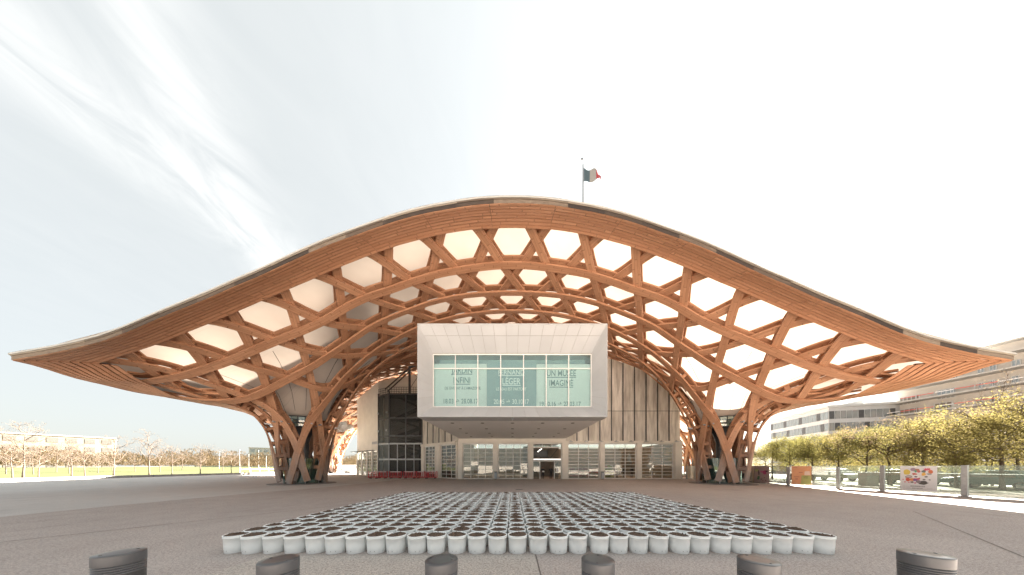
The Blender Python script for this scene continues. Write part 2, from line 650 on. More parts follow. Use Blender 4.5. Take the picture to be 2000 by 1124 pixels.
# ------------------------------------------------------------------ ground
def sheet(name, pts, z, mat, kind='structure'):
    b = MB()
    b.quad(*[(p[0], p[1], z) for p in pts])
    return b.build(name, M[mat], kind=kind)


sheet('ground', [(-2500, -800), (2500, -800), (2500, 3000), (-2500, 3000)], 0.0, 'ground')
sheet('plaza_paving', [(-59.6, -20), (-18.2, -20), (-18.1, 11), (-17.3, 16), (-15.8, 21), (-15.2, 32), (-15.2, 110), (-59.6, 110)], 0.004, 'apron')
sheet('footpath', [(29.2, -20), (34.0, -20), (34.0, 90), (29.2, 90)], 0.004, 'path')

for nm, pts in (('paving_seam', [(-12.13, 5.66), (-9.86, 8.53), (-9.83, 8.51), (-12.10, 5.64)]), ('paving_seam', [(0.44, 0.3), (0.462, 0.3), (0.482, 4.9), (0.46, 4.9)]), ('paving_seam', [(-9.85, 8.52), (-3.0, 17.4), (-2.97, 17.38), (-9.82, 8.50)]), ('paving_seam', [(8.0, 3.0), (16.0, 9.6), (16.0, 9.63), (8.0, 3.03)])):
    sheet(nm, pts, 0.006, 'seam')
sheet('paving_patch', [(-5.2, 0.2), (0.43, 0.2), (0.45, 4.88), (-5.0, 4.82)], 0.004, 'patch')
# ------------------------------------------------------------------ roof surface
YL, SIDE = 13.05, 54.3
YC = YL + SIDE * math.sqrt(3) / 2
LS = 2.9                              # spacing of parallel lattice lines
A_ = LS / (math.sqrt(3) / 2)          # hexagon pitch
Y1 = 16.4                             # first row of hexagon centres
COLS = np.array([(-21.77, 25.1), (21.77, 25.1), (-45.2, 59.9), (45.2, 59.9)])
WT = [(1.47, 0.0), (1.53, 0.09), (1.675, 0.23), (2.2, 0.42), (2.9, 0.55), (3.8, 0.67), (5.8, 0.85), (8.2, 0.945), (12.0, 0.99), (18, 1.0), (400, 1.0)]
_wx = np.array([a for a, b in WT])
_wy = np.array([b for a, b in WT])
_h = np.diff(_wx)
_dl = np.diff(_wy) / _h
_ms = np.zeros(len(_wx))
_ms[0] = _dl[0] * 1.3
for _i in range(1, len(_wx) - 1):
    if _dl[_i - 1] * _dl[_i] > 0:
        _w1, _w2 = 2 * _h[_i] + _h[_i - 1], _h[_i] + 2 * _h[_i - 1]
        _ms[_i] = (_w1 + _w2) / (_w1 / _dl[_i - 1] + _w2 / _dl[_i])


def funnel(r):
    r = np.clip(r, _wx[0], 399.0)
    i = np.clip(np.searchsorted(_wx, r, side='right') - 1, 0, len(_h) - 1)
    t = (r - _wx[i]) / _h[i]
    return ((1 + 2 * t) * (1 - t) ** 2 * _wy[i] + t * (1 - t) ** 2 * _h[i] * _ms[i] + t * t * (3 - 2 * t) * _wy[i + 1] + t * t * (t - 1) * _h[i] * _ms[i + 1])


def funnel_all(P):
    k = np.ones(len(P))
    for c in COLS:
        k = k * funnel(np.hypot(P[:, 0] - c[0], P[:, 1] - c[1]))
    return k


def trace(d, pts):
    return [((x - CX) * d / F, d, CAM_H + (HY - y) * d / F) for x, y in pts]


CP = []
CP += trace(YL, [(39, 700), (78, 695), (137, 683), (196, 669), (254, 648), (340, 610), (402, 585), (451, 562), (502, 541), (549, 519), (597, 497), (647, 476), (698, 458), (747, 440), (796, 425), (872, 409), (940, 399), (1000, 397)])
CP += trace(15.2, [(176, 717), (235, 699), (294, 680), (359, 654), (417, 631), (466, 609), (515, 587), (568, 563), (633, 535), (671, 519), (721, 499), (772, 481), (825, 467), (872, 456), (923, 448.5), (1000, 445)])
CP += trace(17.85, [(264, 750), (320, 745), (359, 739), (398, 728), (457, 707.5), (516, 681), (594, 648), (640, 626), (706, 588), (766, 568), (825, 547), (893, 531), (940, 524), (1000, 520)])
CP += trace(20.75, [(379, 782), (437, 788), (482, 785), (516, 773), (555, 750), (607, 721), (653, 690), (719, 644), (777, 617), (836, 595), (895, 581.5), (954, 575.7), (1000, 574.7)])
CP += trace(23.65, [(593, 852), (623, 801), (660, 752), (680, 730), (709, 705), (738, 683), (777, 662), (809, 646), (875, 625), (953, 612), (1000, 610)])
CP += [(-14.4, 29, 14.3), (-16.9, 29, 12.7), (-18.4, 29, 11.3), (0, 30, 17.8), (0, 40, 19.6), (0, 52, 20.5), (0, 66, 20.5), (-15, 39, 19.0), (-15, 60, 20), (-22, 40, 17.2), (-27, 46, 17.0), (-33, 60, 16.0), (-36, 48, 14.0)]
for s_, z_ in ((3, 7.62), (6, 7.8), (10, 8.2), (15, 8.8), (20, 9.4), (27.15, 10.0), (36, 9.8), (44, 9.2), (54, 8.2)):
    CP.append((-27.15 - 0.5 * s_, YL + 0.866 * s_, z_))
    CP.append((-27.15 - 0.5 * s_ + 1.43, YL + 0.866 * s_ + 0.82, z_ + 0.1))
CP = np.array(CP)
_m = CP[np.abs(CP[:, 0]) > 0.5].copy()
_m[:, 0] *= -1
CP = np.vstack([CP, _m])
_fk = np.maximum(funnel_all(CP[:, :2]), 0.25)
_B = CP[:, 2] / _fk


def tps(r2):
    return np.where(r2 > 1e-12, 0.5 * r2 * np.log(np.maximum(r2, 1e-12)), 0.0)


_n = len(CP)
_d2 = ((CP[:, None, :2] - CP[None, :, :2]) ** 2).sum(-1)
_K = tps(_d2) + np.eye(_n) * 0.6
_Pm = np.hstack([np.ones((_n, 1)), CP[:, :2]])
_Am = np.block([[_K, _Pm], [_Pm.T, np.zeros((3, 3))]])
_sol = np.linalg.solve(_Am, np.concatenate([_B, np.zeros(3)]))


def base_h(P):
    out = np.empty(len(P))
    for i in range(0, len(P), 20000):
        q = P[i:i + 20000]
        d2 = ((q[:, None, :] - CP[None, :, :2]) ** 2).sum(-1)
        out[i:i + 20000] = tps(d2) @ _sol[:_n] + _sol[_n] + q @ _sol[_n + 1:]
    return np.clip(out, 5.0, 22.0)


def surf(P):
    """lattice parameters (plan) -> points on the outer (lower) face of the timber net"""
    P = np.asarray(P, float)
    z = base_h(P) * funnel_all(P)
    Q = P.copy()
    for c in COLS:
        d = P - c
        r = np.maximum(np.hypot(d[:, 0], d[:, 1]), 1e-6)
        k = np.sqrt(r * r + 1.72 ** 2) / r
        k = np.where(r > 14, 1.0, 1 + (k - 1) * np.clip((14 - r) / 6, 0, 1))
        Q = Q + d * (k - 1)[:, None]
    return np.column_stack([Q, z])


def surf_n(P):
    P = np.asarray(P, float)
    h = 0.04
    S = surf(P)
    sx = surf(P + (h, 0)) - surf(P - (h, 0))
    sy = surf(P + (0, h)) - surf(P - (0, h))
    n = np.cross(sx, sy)
    n /= np.linalg.norm(n, axis=1)[:, None]
    return S, n


HN = [np.array((math.sin(a), -math.cos(a))) for a in [k * PI / 3 for k in range(6)]]


def edge_dist(P):
    P = np.asarray(P, float)
    q = P - (0, YC)
    return np.min([SIDE * math.sqrt(3) / 2 - q @ n for n in HN], axis=0)


def side_dist(P):
    q = np.asarray(P, float) - (0, YC)
    return np.min([SIDE * math.sqrt(3) / 2 - q @ HN[i] for i in (1, 2, 4, 5)], axis=0)


YMAX = 67.0
roof = thing('timber_roof', 'huge undulating hexagonal roof of woven timber beams under a white membrane', 'roof', (0, YC, 0))


def strip_mesh(mb, S, N, o, w, th, u0=0.0):
    T = np.gradient(S, axis=0)
    T /= np.linalg.norm(T, axis=1)[:, None] + 1e-9
    B = np.cross(T, N)
    B /= np.linalg.norm(B, axis=1)[:, None] + 1e-9
    c0 = S + N * o
    c1 = S + N * (o + th)
    ring = np.stack([c0 - B * w / 2, c0 + B * w / 2, c1 + B * w / 2, c1 - B * w / 2], axis=1)
    L = u0 + np.concatenate([[0], np.cumsum(np.linalg.norm(np.diff(S, axis=0), axis=1))])
    n = len(S)
    V = ring.reshape(-1, 3).tolist()
    vv = [0, w, w + th, 2 * w + th, 2 * w + 2 * th]
    f, uv = [], []
    for i in range(n - 1):
        for k in range(4):
            k2 = (k + 1) % 4
            f.append((i * 4 + k, (i + 1) * 4 + k, (i + 1) * 4 + k2, i * 4 + k2))
            uv.append([(L[i], vv[k]), (L[i + 1], vv[k]), (L[i + 1], vv[k + 1]), (L[i], vv[k + 1])])
    f.append((0, 1, 2, 3))
    uv.append([(0, 0), (0, w), (th, w), (th, 0)])
    e = (n - 1) * 4
    f.append((e + 3, e + 2, e + 1, e))
    uv.append([(0, 0), (0, w), (th, w), (th, 0)])
    mb.raw(V, f, uv)


W_, TH = 0.53, 0.14
FAM = [((1.0, 0.0), (0.0, 1.0), 0.0, 0.50),
       ((0.5, 0.8660254), (0.8660254, -0.5), 0.15, 0.65),
       ((-0.5, 0.8660254), (0.8660254, 0.5), 0.30, 0.80)]
C1 = np.array((0.0, Y1))
rngb = random.Random(5)
LEGS = []
for dr, nr, lo, up in FAM:
    dr, nr = np.array(dr), np.array(nr)
    base = nr @ C1 + LS / 2
    for k in range(-34, 35):
        off = base + LS * k
        t = np.arange(-120, 120, 0.12)
        P = nr * off + t[:, None] * dr
        ok = (edge_dist(P) > 1.62) & (side_dist(P) > 1.7) & (P[:, 1] < YMAX)
        for c in COLS:
            ok &= np.hypot(P[:, 0] - c[0], P[:, 1] - c[1]) > 1.47
        idx = np.where(ok)[0]
        if len(idx) < 10:
            continue
        for run in np.split(idx, np.where(np.diff(idx) > 1)[0] + 1):
            if len(run) < 12:
                continue
            Q = P[run]
            near = np.min([np.hypot(Q[:, 0] - c[0], Q[:, 1] - c[1]) for c in COLS], axis=0)
            step = np.where(near < 4.5, 1, np.where(Q[:, 1] > 40, 7, 4))
            keep, i = [], 0
            while i < len(Q) - 1:
                keep.append(i)
                i += int(step[i])
            keep.append(len(Q) - 1)
            Q = Q[keep]
            S, N = surf_n(Q)
            nearc = np.min([np.hypot(Q[:, 0] - c[0], Q[:, 1] - c[1]) for c in COLS], axis=0)
            grow_ = 1 + 0.55 * np.exp(-(nearc / 5.0) ** 2)
            # spacers up the legs
            arc = np.concatenate([[0], np.cumsum(np.linalg.norm(np.diff(S, axis=0), axis=1))])
            nxt = 0.9
            for i in (range(len(S)) if nearc[0] < nearc[-1] else range(len(S) - 1, -1, -1)):
                a_ = arc[i] if nearc[0] < nearc[-1] else arc[-1] - arc[i]
                if min(nearc[0], nearc[-1]) < 2.0 and nearc[i] < 5.5 and a_ >= nxt:
                    nxt = a_ + 1.25
                    j = min(i + 1, len(S) - 1) if i < len(S) - 1 else i - 1
                    LEGS.append((S[i], N[i], S[j] - S[i], lo + TH, lo + (up - lo) * grow_[i]))
            for o in (lo, lo + (up - lo) * grow_[:, None]):
                b = MB()
                strip_mesh(b, S, N, o, W_, TH, rngb.uniform(0, 90))
                b.build('beam', M['beam'], roof, world=True)

# spacer blocks between lower and upper beams at the crossings
blk = []
for r_ in range(0, 16):
    y = Y1 + LS * r_
    for i in range(-20, 21):
        x = A_ * i + (A_ / 2 if r_ % 2 else 0)
        for ang, lo, up in ((0, 0.43, 0.67), (60, 0.43, 0.52), (120, 0.28, 0.52)):
            blk.append((x + A_ / 2 * math.cos(R(ang)), y + A_ / 2 * math.sin(R(ang)), lo, up, ang))
bp = np.array([(b[0], b[1]) for b in blk])
okb = (edge_dist(bp) > 1.8) & (side_dist(bp) > 3.3)
for c in COLS:
    okb &= np.hypot(bp[:, 0] - c[0], bp[:, 1] - c[1]) > 1.6
blk = [b for b, k in zip(blk, okb) if k]
bp = bp[okb]
BS, BN = surf_n(bp)
order = np.argsort(bp[:, 1])
rest = MB()
for rank, i in enumerate(order):
    b_ = blk[i]
    tdir = Vector((math.cos(R(b_[4] - 30)), math.sin(R(b_[4] - 30)), 0))
    n = Vector(BN[i])
    t = (tdir - n * tdir.dot(n)).normalized()
    s = n.cross(t)
    p = Vector(BS[i])
    h = 0.19
    vs = [p + n * o + t * (h * a) + s * (h * c) for o in (b_[2], b_[3]) for a, c in ((-1, -1), (1, -1), (1, 1), (-1, 1))]
    fs = [(0, 3, 2, 1), (4, 5, 6, 7), (0, 1, 5, 4), (1, 2, 6, 5), (2, 3, 7, 6), (3, 0, 4, 7)]
    uvs = [[(0, 0), (.3, 0), (.3, .3), (0, .3)]] * 6
    if rank < 100:
        b = MB()
        b.raw(vs, fs, uvs)
        b.build('spacer_block', M['beam'], roof, world=True)
    else:
        rest.raw(vs, fs, uvs)
for S_, N_, T_, oa, ob in LEGS:
    n, p = Vector(N_), Vector(S_)
    t = Vector(T_).normalized()
    s = n.cross(t).normalized()
    vs = [p + n * o + t * (.16 * a) + s * (.2 * c) for o in (oa + .003, ob - .003) for a, c in ((-1, -1), (1, -1), (1, 1), (-1, 1))]
    fs = [(0, 3, 2, 1), (4, 5, 6, 7), (0, 1, 5, 4), (1, 2, 6, 5), (2, 3, 7, 6), (3, 0, 4, 7)]
    if p.y < 32:
        b = MB()
        b.raw(vs, fs, uvs)
        b.build('spacer_block', M['beam'], roof, world=True)
    else:
        rest.raw(vs, fs, uvs)
rest.build('spacer_blocks_beyond', M['beam'], roof, world=True, kind='stuff')

# planked soffit, edge boards and flashing along the three visible edges
EDGES = [(np.array((-27.15, YL)), np.array((1.0, 0.0)), np.array((0.0, 1.0))),
         (np.array((-27.15, YL)), np.array((-0.5, 0.8660254)), np.array((0.8660254, 0.5))),
         (np.array((27.15, YL)), np.array((0.5, 0.8660254)), np.array((-0.8660254, 0.5)))]
rp = random.Random(11)
NSEG = 15
for ei, (o_, d_, in_) in enumerate(EDGES):
    far = MB()
    for r_ in range(8 if ei == 0 else 10):
        a0, a1 = 0.03 + r_ * 0.268, 0.03 + r_ * 0.268 + 0.218
        shift = 0.0
        cuts = np.linspace(0, SIDE, NSEG + 1)
        cuts = cuts + np.where((cuts > 0) & (cuts < SIDE), 0.55, 0)
        for sgi in range(NSEG):
            u = np.linspace(cuts[sgi] + 0.012, cuts[sgi + 1] - 0.012, 6)
            if ei and sgi == 0 and r_ > 7:
                u = np.linspace(1.0, cuts[1] - 0.012, 6)

            def clipu(uu, a):
                return np.clip(uu, a * 0.577, SIDE - a * 0.577)
            P0 = o_ + clipu(u, a0)[:, None] * d_ + in_ * a0
            P1 = o_ + clipu(u, a1)[:, None] * d_ + in_ * a1
            dz = rp.uniform(-0.008, 0.008) - 0.03 - (0.03 if ei else 0)
            S0, S1 = surf(P0), surf(P1)
            S0[:, 2] += dz
            S1[:, 2] += dz
            U0, U1 = S0.copy(), S1.copy()
            U0[:, 2] += 0.03
            U1[:, 2] += 0.03
            V = np.stack([S0, S1, U1, U0], axis=1).reshape(-1, 3).tolist()
            uo = rp.uniform(0, 60)
            f, uv = [], []
            vv = [0, .2, .245, .445, .49]
            for i in range(5):
                for k in range(4):
                    k2 = (k + 1) % 4
                    f.append((i * 4 + k, i * 4 + k2, (i + 1) * 4 + k2, (i + 1) * 4 + k))
                    x0, x1 = uo + u[i], uo + u[i + 1]
                    uv.append([(x0, vv[k]), (x0, vv[k + 1]), (x1, vv[k + 1]), (x1, vv[k])])
            f += [(3, 2, 1, 0), (20, 21, 22, 23)]
            uv += [[(0, 0), (0, .2), (.05, .2), (.05, 0)]] * 2
            if ei == 0 or sgi < 4:
                b = MB()
                b.raw(V, f, uv)
                b.build('soffit_plank', M['plank'], roof, world=True)
            else:
                far.raw(V, f, uv)
    # dark backing boards closing the joints from above
    u = np.linspace(0.3, SIDE - 0.3, 70)
    V = []
    for a in ((0.06, 1.0, 2.15) if ei == 0 else (0.06, 1.3, 2.45)):
        S = surf(o_ + np.clip(u, a * 0.577, SIDE - a * 0.577)[:, None] * d_ + in_ * a)
        S[:, 2] += 0.09 if ei == 0 else 0.04
        V.append(S)
    b = MB()
    b.raw(np.vstack(V).tolist(), [(j * 70 + i, j * 70 + i + 1, (j + 1) * 70 + i + 1, (j + 1) * 70 + i) for j in range(2) for i in range(69)])
    b.build('soffit_backing', M['backing'], roof, world=True)
    if far.v:
        far.build('soffit_planking_beyond', M['plank'], roof, world=True, kind='stuff')
    for nm, mt, z0, z1, out, nseg in (('edge_board', 'edge', -0.01, 0.2, 0.0, 27), ('edge_board', 'edgepale', 0.212, 0.275, 0.03, 27), ('flashing_strip', 'flash', 0.28, 0.37, 0.07, 9)):
        cuts = np.linspace(0, SIDE, nseg + 1)
        for sgi in range(nseg):
            u = np.linspace(cuts[sgi] + 0.004, cuts[sgi + 1] - 0.004, 6)
            e0 = -out * 0.577
            uu = np.where(u < 0.1, e0, np.where(u > SIDE - 0.1, SIDE - e0, u))
            PO = o_ + uu[:, None] * d_ - in_ * out
            PI_ = o_ + np.clip(u, 0.04, SIDE - 0.04)[:, None] * d_ + in_ * 0.05
            SO, SI = surf(PO), surf(PI_)
            V = np.stack([SO + (0, 0, z0), SI + (0, 0, z0), SI + (0, 0, z1), SO + (0, 0, z1)], axis=1).reshape(-1, 3).tolist()
            f, uv = [], []
            vv = [0, .1, .3, .4, .6]
            uo = rp.uniform(0, 60)
            for i in range(5):
                for k in range(4):
                    f.append((i * 4 + k, i * 4 + (k + 1) % 4, (i + 1) * 4 + (k + 1) % 4, (i + 1) * 4 + k))
                    x0, x1 = uo + u[i], uo + u[i + 1]
                    uv.append([(x0, vv[k]), (x0, vv[k + 1]), (x1, vv[k + 1]), (x1, vv[k])])
            f += [(3, 2, 1, 0), (20, 21, 22, 23)]
            uv += [[(0, 0), (0, .2), (.05, .2), (.05, 0)]] * 2
            b = MB()
            b.raw(V, f, uv)
            b.build(nm, M[mt], roof, world=True)

# membrane
NM = 110


def mem_h(P):
    P = np.asarray(P, float)
    k = funnel_all(P)
    e = np.clip(edge_dist(P) / 2.0, 0, 1)
    z = base_h(P) * k + 0.42 + 1.15 * (e * e * (3 - 2 * e))
    for c in COLS:
        r = np.hypot(P[:, 0] - c[0], P[:, 1] - c[1])
        z = z + 0.8 * np.exp(-(r / 4.5) ** 2)
    return np.maximum(z, 6.9)


hp = []
ids = {}
for j in range(-NM, NM + 1):
    for i in range(-NM, NM + 1):
        if abs(i + j) <= NM:
            x = (i + j / 2) * SIDE / NM
            y = YC + j * SIDE / NM * 0.8660254
            if y < YMAX + 1:
                ids[(i, j)] = len(hp)
                hp.append((x, y))
hp = np.array(hp)
hz = mem_h(hp)
hr = np.min([np.hypot(hp[:, 0] - c[0], hp[:, 1] - c[1]) for c in COLS], axis=0)
b = MB()
fs = []
for (i, j), a in ids.items():
    for q in (((i + 1, j), (i, j + 1)), ((i, j + 1), (i - 1, j + 1))):
        if q[0] in ids and q[1] in ids:
            t3 = (a, ids[q[0]], ids[q[1]])
            if min(hr[list(t3)]) > 3.0:
                fs.append(t3)
b.raw(np.column_stack([hp, hz]).tolist(), fs)
b.build('membrane', M['membrane'], roof, world=True, smooth=True)
for ci, c in enumerate(COLS):
    rows = [3.45, 3.1, 2.7, 2.3, 1.9, 1.6, 1.38]
    nseg = 36
    pts, V = [], []
    for r in rows:
        for k in range(nseg):
            a = 2 * PI * k / nseg
            pts.append((c[0] + r * math.cos(a), c[1] + r * math.sin(a)))
    z = mem_h(np.array(pts)) - 0.02
    z[-nseg:] = 6.75
    V = np.column_stack([np.array(pts), z]).tolist()
    f = [(i * nseg + k, i * nseg + (k + 1) % nseg, (i + 1) * nseg + (k + 1) % nseg, (i + 1) * nseg + k) for i in range(len(rows) - 1) for k in range(nseg)]
    b = MB()
    b.raw(V, f)
    b.build('membrane_funnel', M['membrane'], roof, world=True, smooth=True)
    # tension cables lying along the funnel
    b = MB()
    for k in range(16):
        a = 2 * PI * k / 16
        q = np.array([(c[0] + r * math.cos(a), c[1] + r * math.sin(a)) for r in (6.0, 5.0, 4.0, 3.45, 2.7, 2.0, 1.5)])
        zz = mem_h(q) - 0.05
        b.tube([(p[0], p[1], h_) for p, h_ in zip(q, zz)], 0.016, 4)
    b.build('membrane_cables', M['steel'], roof, world=True)
    # steel ring, ring truss and central drain column
    b = MB()
    for z0, rr in ((6.78, 1.42), (6.1, 1.5), (5.75, 1.3)):
        b.lathe([(rr, z0 - 0.07), (rr + 0.08, z0), (rr, z0 + 0.07), (rr - 0.08, z0), (rr, z0 - 0.07)], 32, c)
    for k in range(16):
        a, a2 = 2 * PI * k / 16, 2 * PI * (k + 1) / 16
        b.bar((c[0] + 1.42 * math.cos(a), c[1] + 1.42 * math.sin(a), 6.78), (c[0] + 1.5 * math.cos(a), c[1] + 1.5 * math.sin(a), 6.1), 0.05)
    b.build('steel_ring', M['steel'], roof, world=True)
    b = MB()
    b.lathe([(1.28, 5.8), (1.34, 6.4), (1.36, 6.75)], 32, c)
    b.build('ring_lining', M['glassgreen'], roof, world=True)
    b = MB()
    b.lathe([(0.42, 0.0), (0.42, 4.2), (0.7, 5.2), (1.15, 5.72)], 20, c)
    b.build('drain_column', M['steel'], roof, world=True, smooth=True)
    b = MB()
    for k in range(6):
        a = PI / 6 + k * PI / 3
        for s_ in (-0.22, 0.22):
            b.bar((c[0] + 1.3 * math.cos(a + s_), c[1] + 1.3 * math.sin(a + s_), 5.75), (c[0] + 2.9 * math.cos(a + s_ * .6), c[1] + 2.9 * math.sin(a + s_ * .6), 5.95), 0.12)
    b.build('steel_bracket', M['galv'], roof, world=True)
    b = MB()
    b.lathe([(2.75, 0.004), (2.75, 0.05), (2.6, 0.06)], 36, c, capt=True)
    b.build('footing_disc', M['kerb'], roof, world=True)
for ci, (c, nm) in enumerate(zip(COLS[:2], ('left', 'right'))):
    g = thing('glass_enclosure', 'ring of tall green glass panels standing inside the %s front timber column' % nm, 'glass screen', (c[0], c[1], 0.06), 0, 'glass screens inside the timber columns')
    for k in range(8):
        a0, a1 = 2 * PI * k / 8 + 0.02, 2 * PI * (k + 1) / 8 - 0.02
        b = MB()
        rr = 1.55
        p0, p1 = (rr * math.cos(a0), rr * math.sin(a0)), (rr * math.cos(a1), rr * math.sin(a1))
        q0, q1 = (p0[0] * .985, p0[1] * .985), (p1[0] * .985, p1[1] * .985)
        b.prism([p0, p1, q1, q0], 0.0, 2.55)
        b.build('glass_panel', M['glassgreen'], g)
    b = MB()
    for k in range(8):
        a = 2 * PI * k / 8
        b.box(1.55 * math.cos(a) - .025, 1.55 * math.cos(a) + .025, 1.55 * math.sin(a) - .025, 1.55 * math.sin(a) + .025, 0, 2.5)
    b.build('panel_posts', M['galv'], g)

# mast and flag far behind, above the roof
fx, fy = 17.0, 58.0
mast = thing('flag_mast', 'slim grey mast rising above the roof and carrying a flag', 'mast', (fx, fy, 0))
b = MB()
b.tube([(0, 0, 14), (0, 0, 60), (0, 0, 74.5)], [0.22, 0.2, 0.13], 10)
b.build('pole', M['steel'], mast)
b = MB()
b.tube([(0, 0, 74.5), (0, 0, 77.3)], [0.05, 0.03], 6)
b.box(-0.45, -0.1, -0.1, 0.1, 75.7, 76.0)
b.build('mast_tip', M['steel'], mast)
flag = thing('flag', 'blue, white and red striped flag blowing from the mast', 'flag', (fx + 0.2, fy, 71.0))
for si, (nm, mt) in enumerate((('blue_stripe', 'flagblue'), ('white_stripe', 'flagwhite'), ('red_stripe', 'flagred'))):
    b = MB()
    nu, nv = 8, 8
    V = []
    for i in range(nu + 1):
        u = (si + i / nu) / 3
        for j in range(nv + 1):
            v = j / nv
            x = 4.3 * u
            y = 0.45 * math.sin(u * 7 + v * 1.2) * (0.2 + u)
            z = 3.2 * (v - 1) * (1 - 0.25 * u) + 2.6 - 0.9 * u + 0.28 * math.sin(u * 9 + v * 2) - (0.8 * u ** 3 * (1 - v) * -1)
            if u > 0.75:
                z -= (u - 0.75) * 1.2 * (1 - v)
            V.append((x, y, z))
    Fq = [(i * (nv + 1) + j, (i + 1) * (nv + 1) + j, (i + 1) * (nv + 1) + j + 1, i * (nv + 1) + j + 1) for i in range(nu) for j in range(nv)]
    b.raw(V, Fq)
    b.build(nm, M[mt], flag, smooth=True)

# ------------------------------------------------------------------ gallery box
BD, BB, DW = 18.8, 34.0, 20.35
bx = 7.43
gal = thing('gallery_box', 'big white panelled gallery box with a wide window jutting out under the roof', 'building', (0, BD, 5.64))


def lerp(a, b, t):
    return tuple(a[i] + (b[i] - a[i]) * t for i in range(3))


OUT = [px2w(815, 815, BD), px2w(1186, 815, BD), px2w(1186, 632, BD), px2w(815, 632, BD)]
INN = [px2w(846, 795.5, DW), px2w(1155, 795.5, DW), px2w(1155, 692, DW), px2w(846, 692, DW)]


def panel(mb, q, nrm, gap=0.012, th=0.03):
    """q: 4 corners of a splayed cladding panel, inset by gap, with thickness"""
    c = [Vector(a) for a in q]
    m = sum(c, Vector()) / 4
    o = []
    for a in c:
        d = m - a
        o.append(a + d.normalized() * gap * 1.4)
    n = (c[1] - c[0]).cross(c[3] - c[0]).normalized()
    if n.dot(Vector(nrm)) < 0:
        n = -n
    f = [a + n * th for a in o]
    v = [tuple(a) for a in o + f]
    mb.raw(v, [(0, 1, 2, 3), (7, 6, 5, 4), (0, 4, 5, 1), (1, 5, 6, 2), (2, 6, 7, 3), (3, 7, 4, 0)])


def reveal(o0, o1, i0, i1, n, rows, nrm):
    for k in range(n):
        t0, t1 = k / n, (k + 1) / n
        for r0, r1 in rows:
            a = lerp(lerp(o0, o1, t0), lerp(i0, i1, t0), r0)
            b_ = lerp(lerp(o0, o1, t1), lerp(i0, i1, t1), r0)
            c = lerp(lerp(o0, o1, t1), lerp(i0, i1, t1), r1)
            d = lerp(lerp(o0, o1, t0), lerp(i0, i1, t0), r1)
            b = MB()
            panel(b, (a, b_, c, d), nrm)
            b.build('cladding_panel', M['clad'], gal, world=True)


reveal(OUT[3], OUT[2], INN[3], INN[2], 15, ((0.004, 0.38), (0.38, 0.97)), (0, -1, -0.4))
reveal(OUT[0], OUT[1], INN[0], INN[1], 14, ((0.004, 0.97),), (0, -1, 1))
reveal(OUT[0], OUT[3], INN[0], INN[3], 10, ((0.004, 0.97),), (1, -1, 0))
reveal(OUT[1], OUT[2], INN[1], INN[2], 10, ((0.004, 0.97),), (-1, -1, 0))
# backing of the reveals and shell of the tube
b = MB()
for i in range(4):
    j = (i + 1) % 4
    b.quad(OUT[i], OUT[j], INN[j], INN[i])
b.build('reveal_backing', M['cladgap'], gal, world=True)
b = MB()
zb, zt = 5.64, OUT[2].z
t_ = 0.03
b.box(-bx - 0.0, -bx + t_, BD + 0.01, 52, zb + 0.05, zt - 0.02)
b.box(bx - t_, bx + 0.0, BD + 0.01, 52, zb + 0.05, zt - 0.02)
b.box(-bx + t_ + .002, bx - t_ - .002, BD + 0.01, 52, zt - 0.1, zt - 0.03)
b.build('side_walls', M['clad'], gal, world=True)
b = MB()
b.box(-bx, bx, BD + 1.6, 33.9, zb + 0.03, zb + 0.12)
b.build('underside', M['soffit'], gal, world=True)
for k in range(12):
    b = MB()
    x0 = -bx + k * (2 * bx / 12) + 0.012
    b.box(x0, x0 + 2 * bx / 12 - 0.024, BD + 0.02, BD + 1.58, zb, zb + 0.06)
    b.build('edge_panel', M['gbfacade'], gal, world=True)
for r_ in range(4):
    for k in range(5):
        x, y = -5.4 + k * 2.7, 21.6 + r_ * 3.3
        b = MB()
        b.lathe([(0.09, zb + 0.028), (0.17, zb + 0.018), (0.17, zb + 0.04)], 12, (x, y))
        b.lathe([(0.001, zb + 0.026), (0.09, zb + 0.028)], 12, (x, y))
        b.build('downlight', M['black'], gal, world=True)
# glazing
b = MB()
iw, ih = INN[0], INN[2]
x0, x1, z0, z1 = iw.x, ih.x, iw.z, ih.z
zt_ = px2w(0, 720.5, DW).z
fw = 0.07
for x in [px2w(q, 0, DW).x for q in (846.8, 889.5, 933.4, 978, 1022.5, 1066.7, 1110.5, 1154.2)]:
    b.box(x - fw / 2, x + fw / 2, DW - 0.06, DW + 0.06, z0 + .05, z1 - .05)
b.box(x0, x1, DW - 0.055, DW + 0.055, z0, z0 + 0.05)
b.box(x0, x1, DW - 0.055, DW + 0.055, z1 - 0.1, z1)
b.box(x0 + .1, x1 - .1, DW - 0.052, DW + 0.052, zt_ - fw * .55, zt_ + fw * .55)
b.build('window_frame', M['white'], gal, world=True)
mx = [px2w(q, 0, DW).x for q in (846.8, 889.5, 933.4, 978, 1022.5, 1066.7, 1110.5, 1154.2)]
for i in range(7):
    for za, zb_ in ((z0 + .05, zt_ - .04), (zt_ + .04, z1 - .1)):
        b = MB()
        b.box(mx[i] + .036, mx[i + 1] - .036, DW - .008, DW + .008, za, zb_)
        b.build('window_pane', M['glassbox'], gal, world=True)
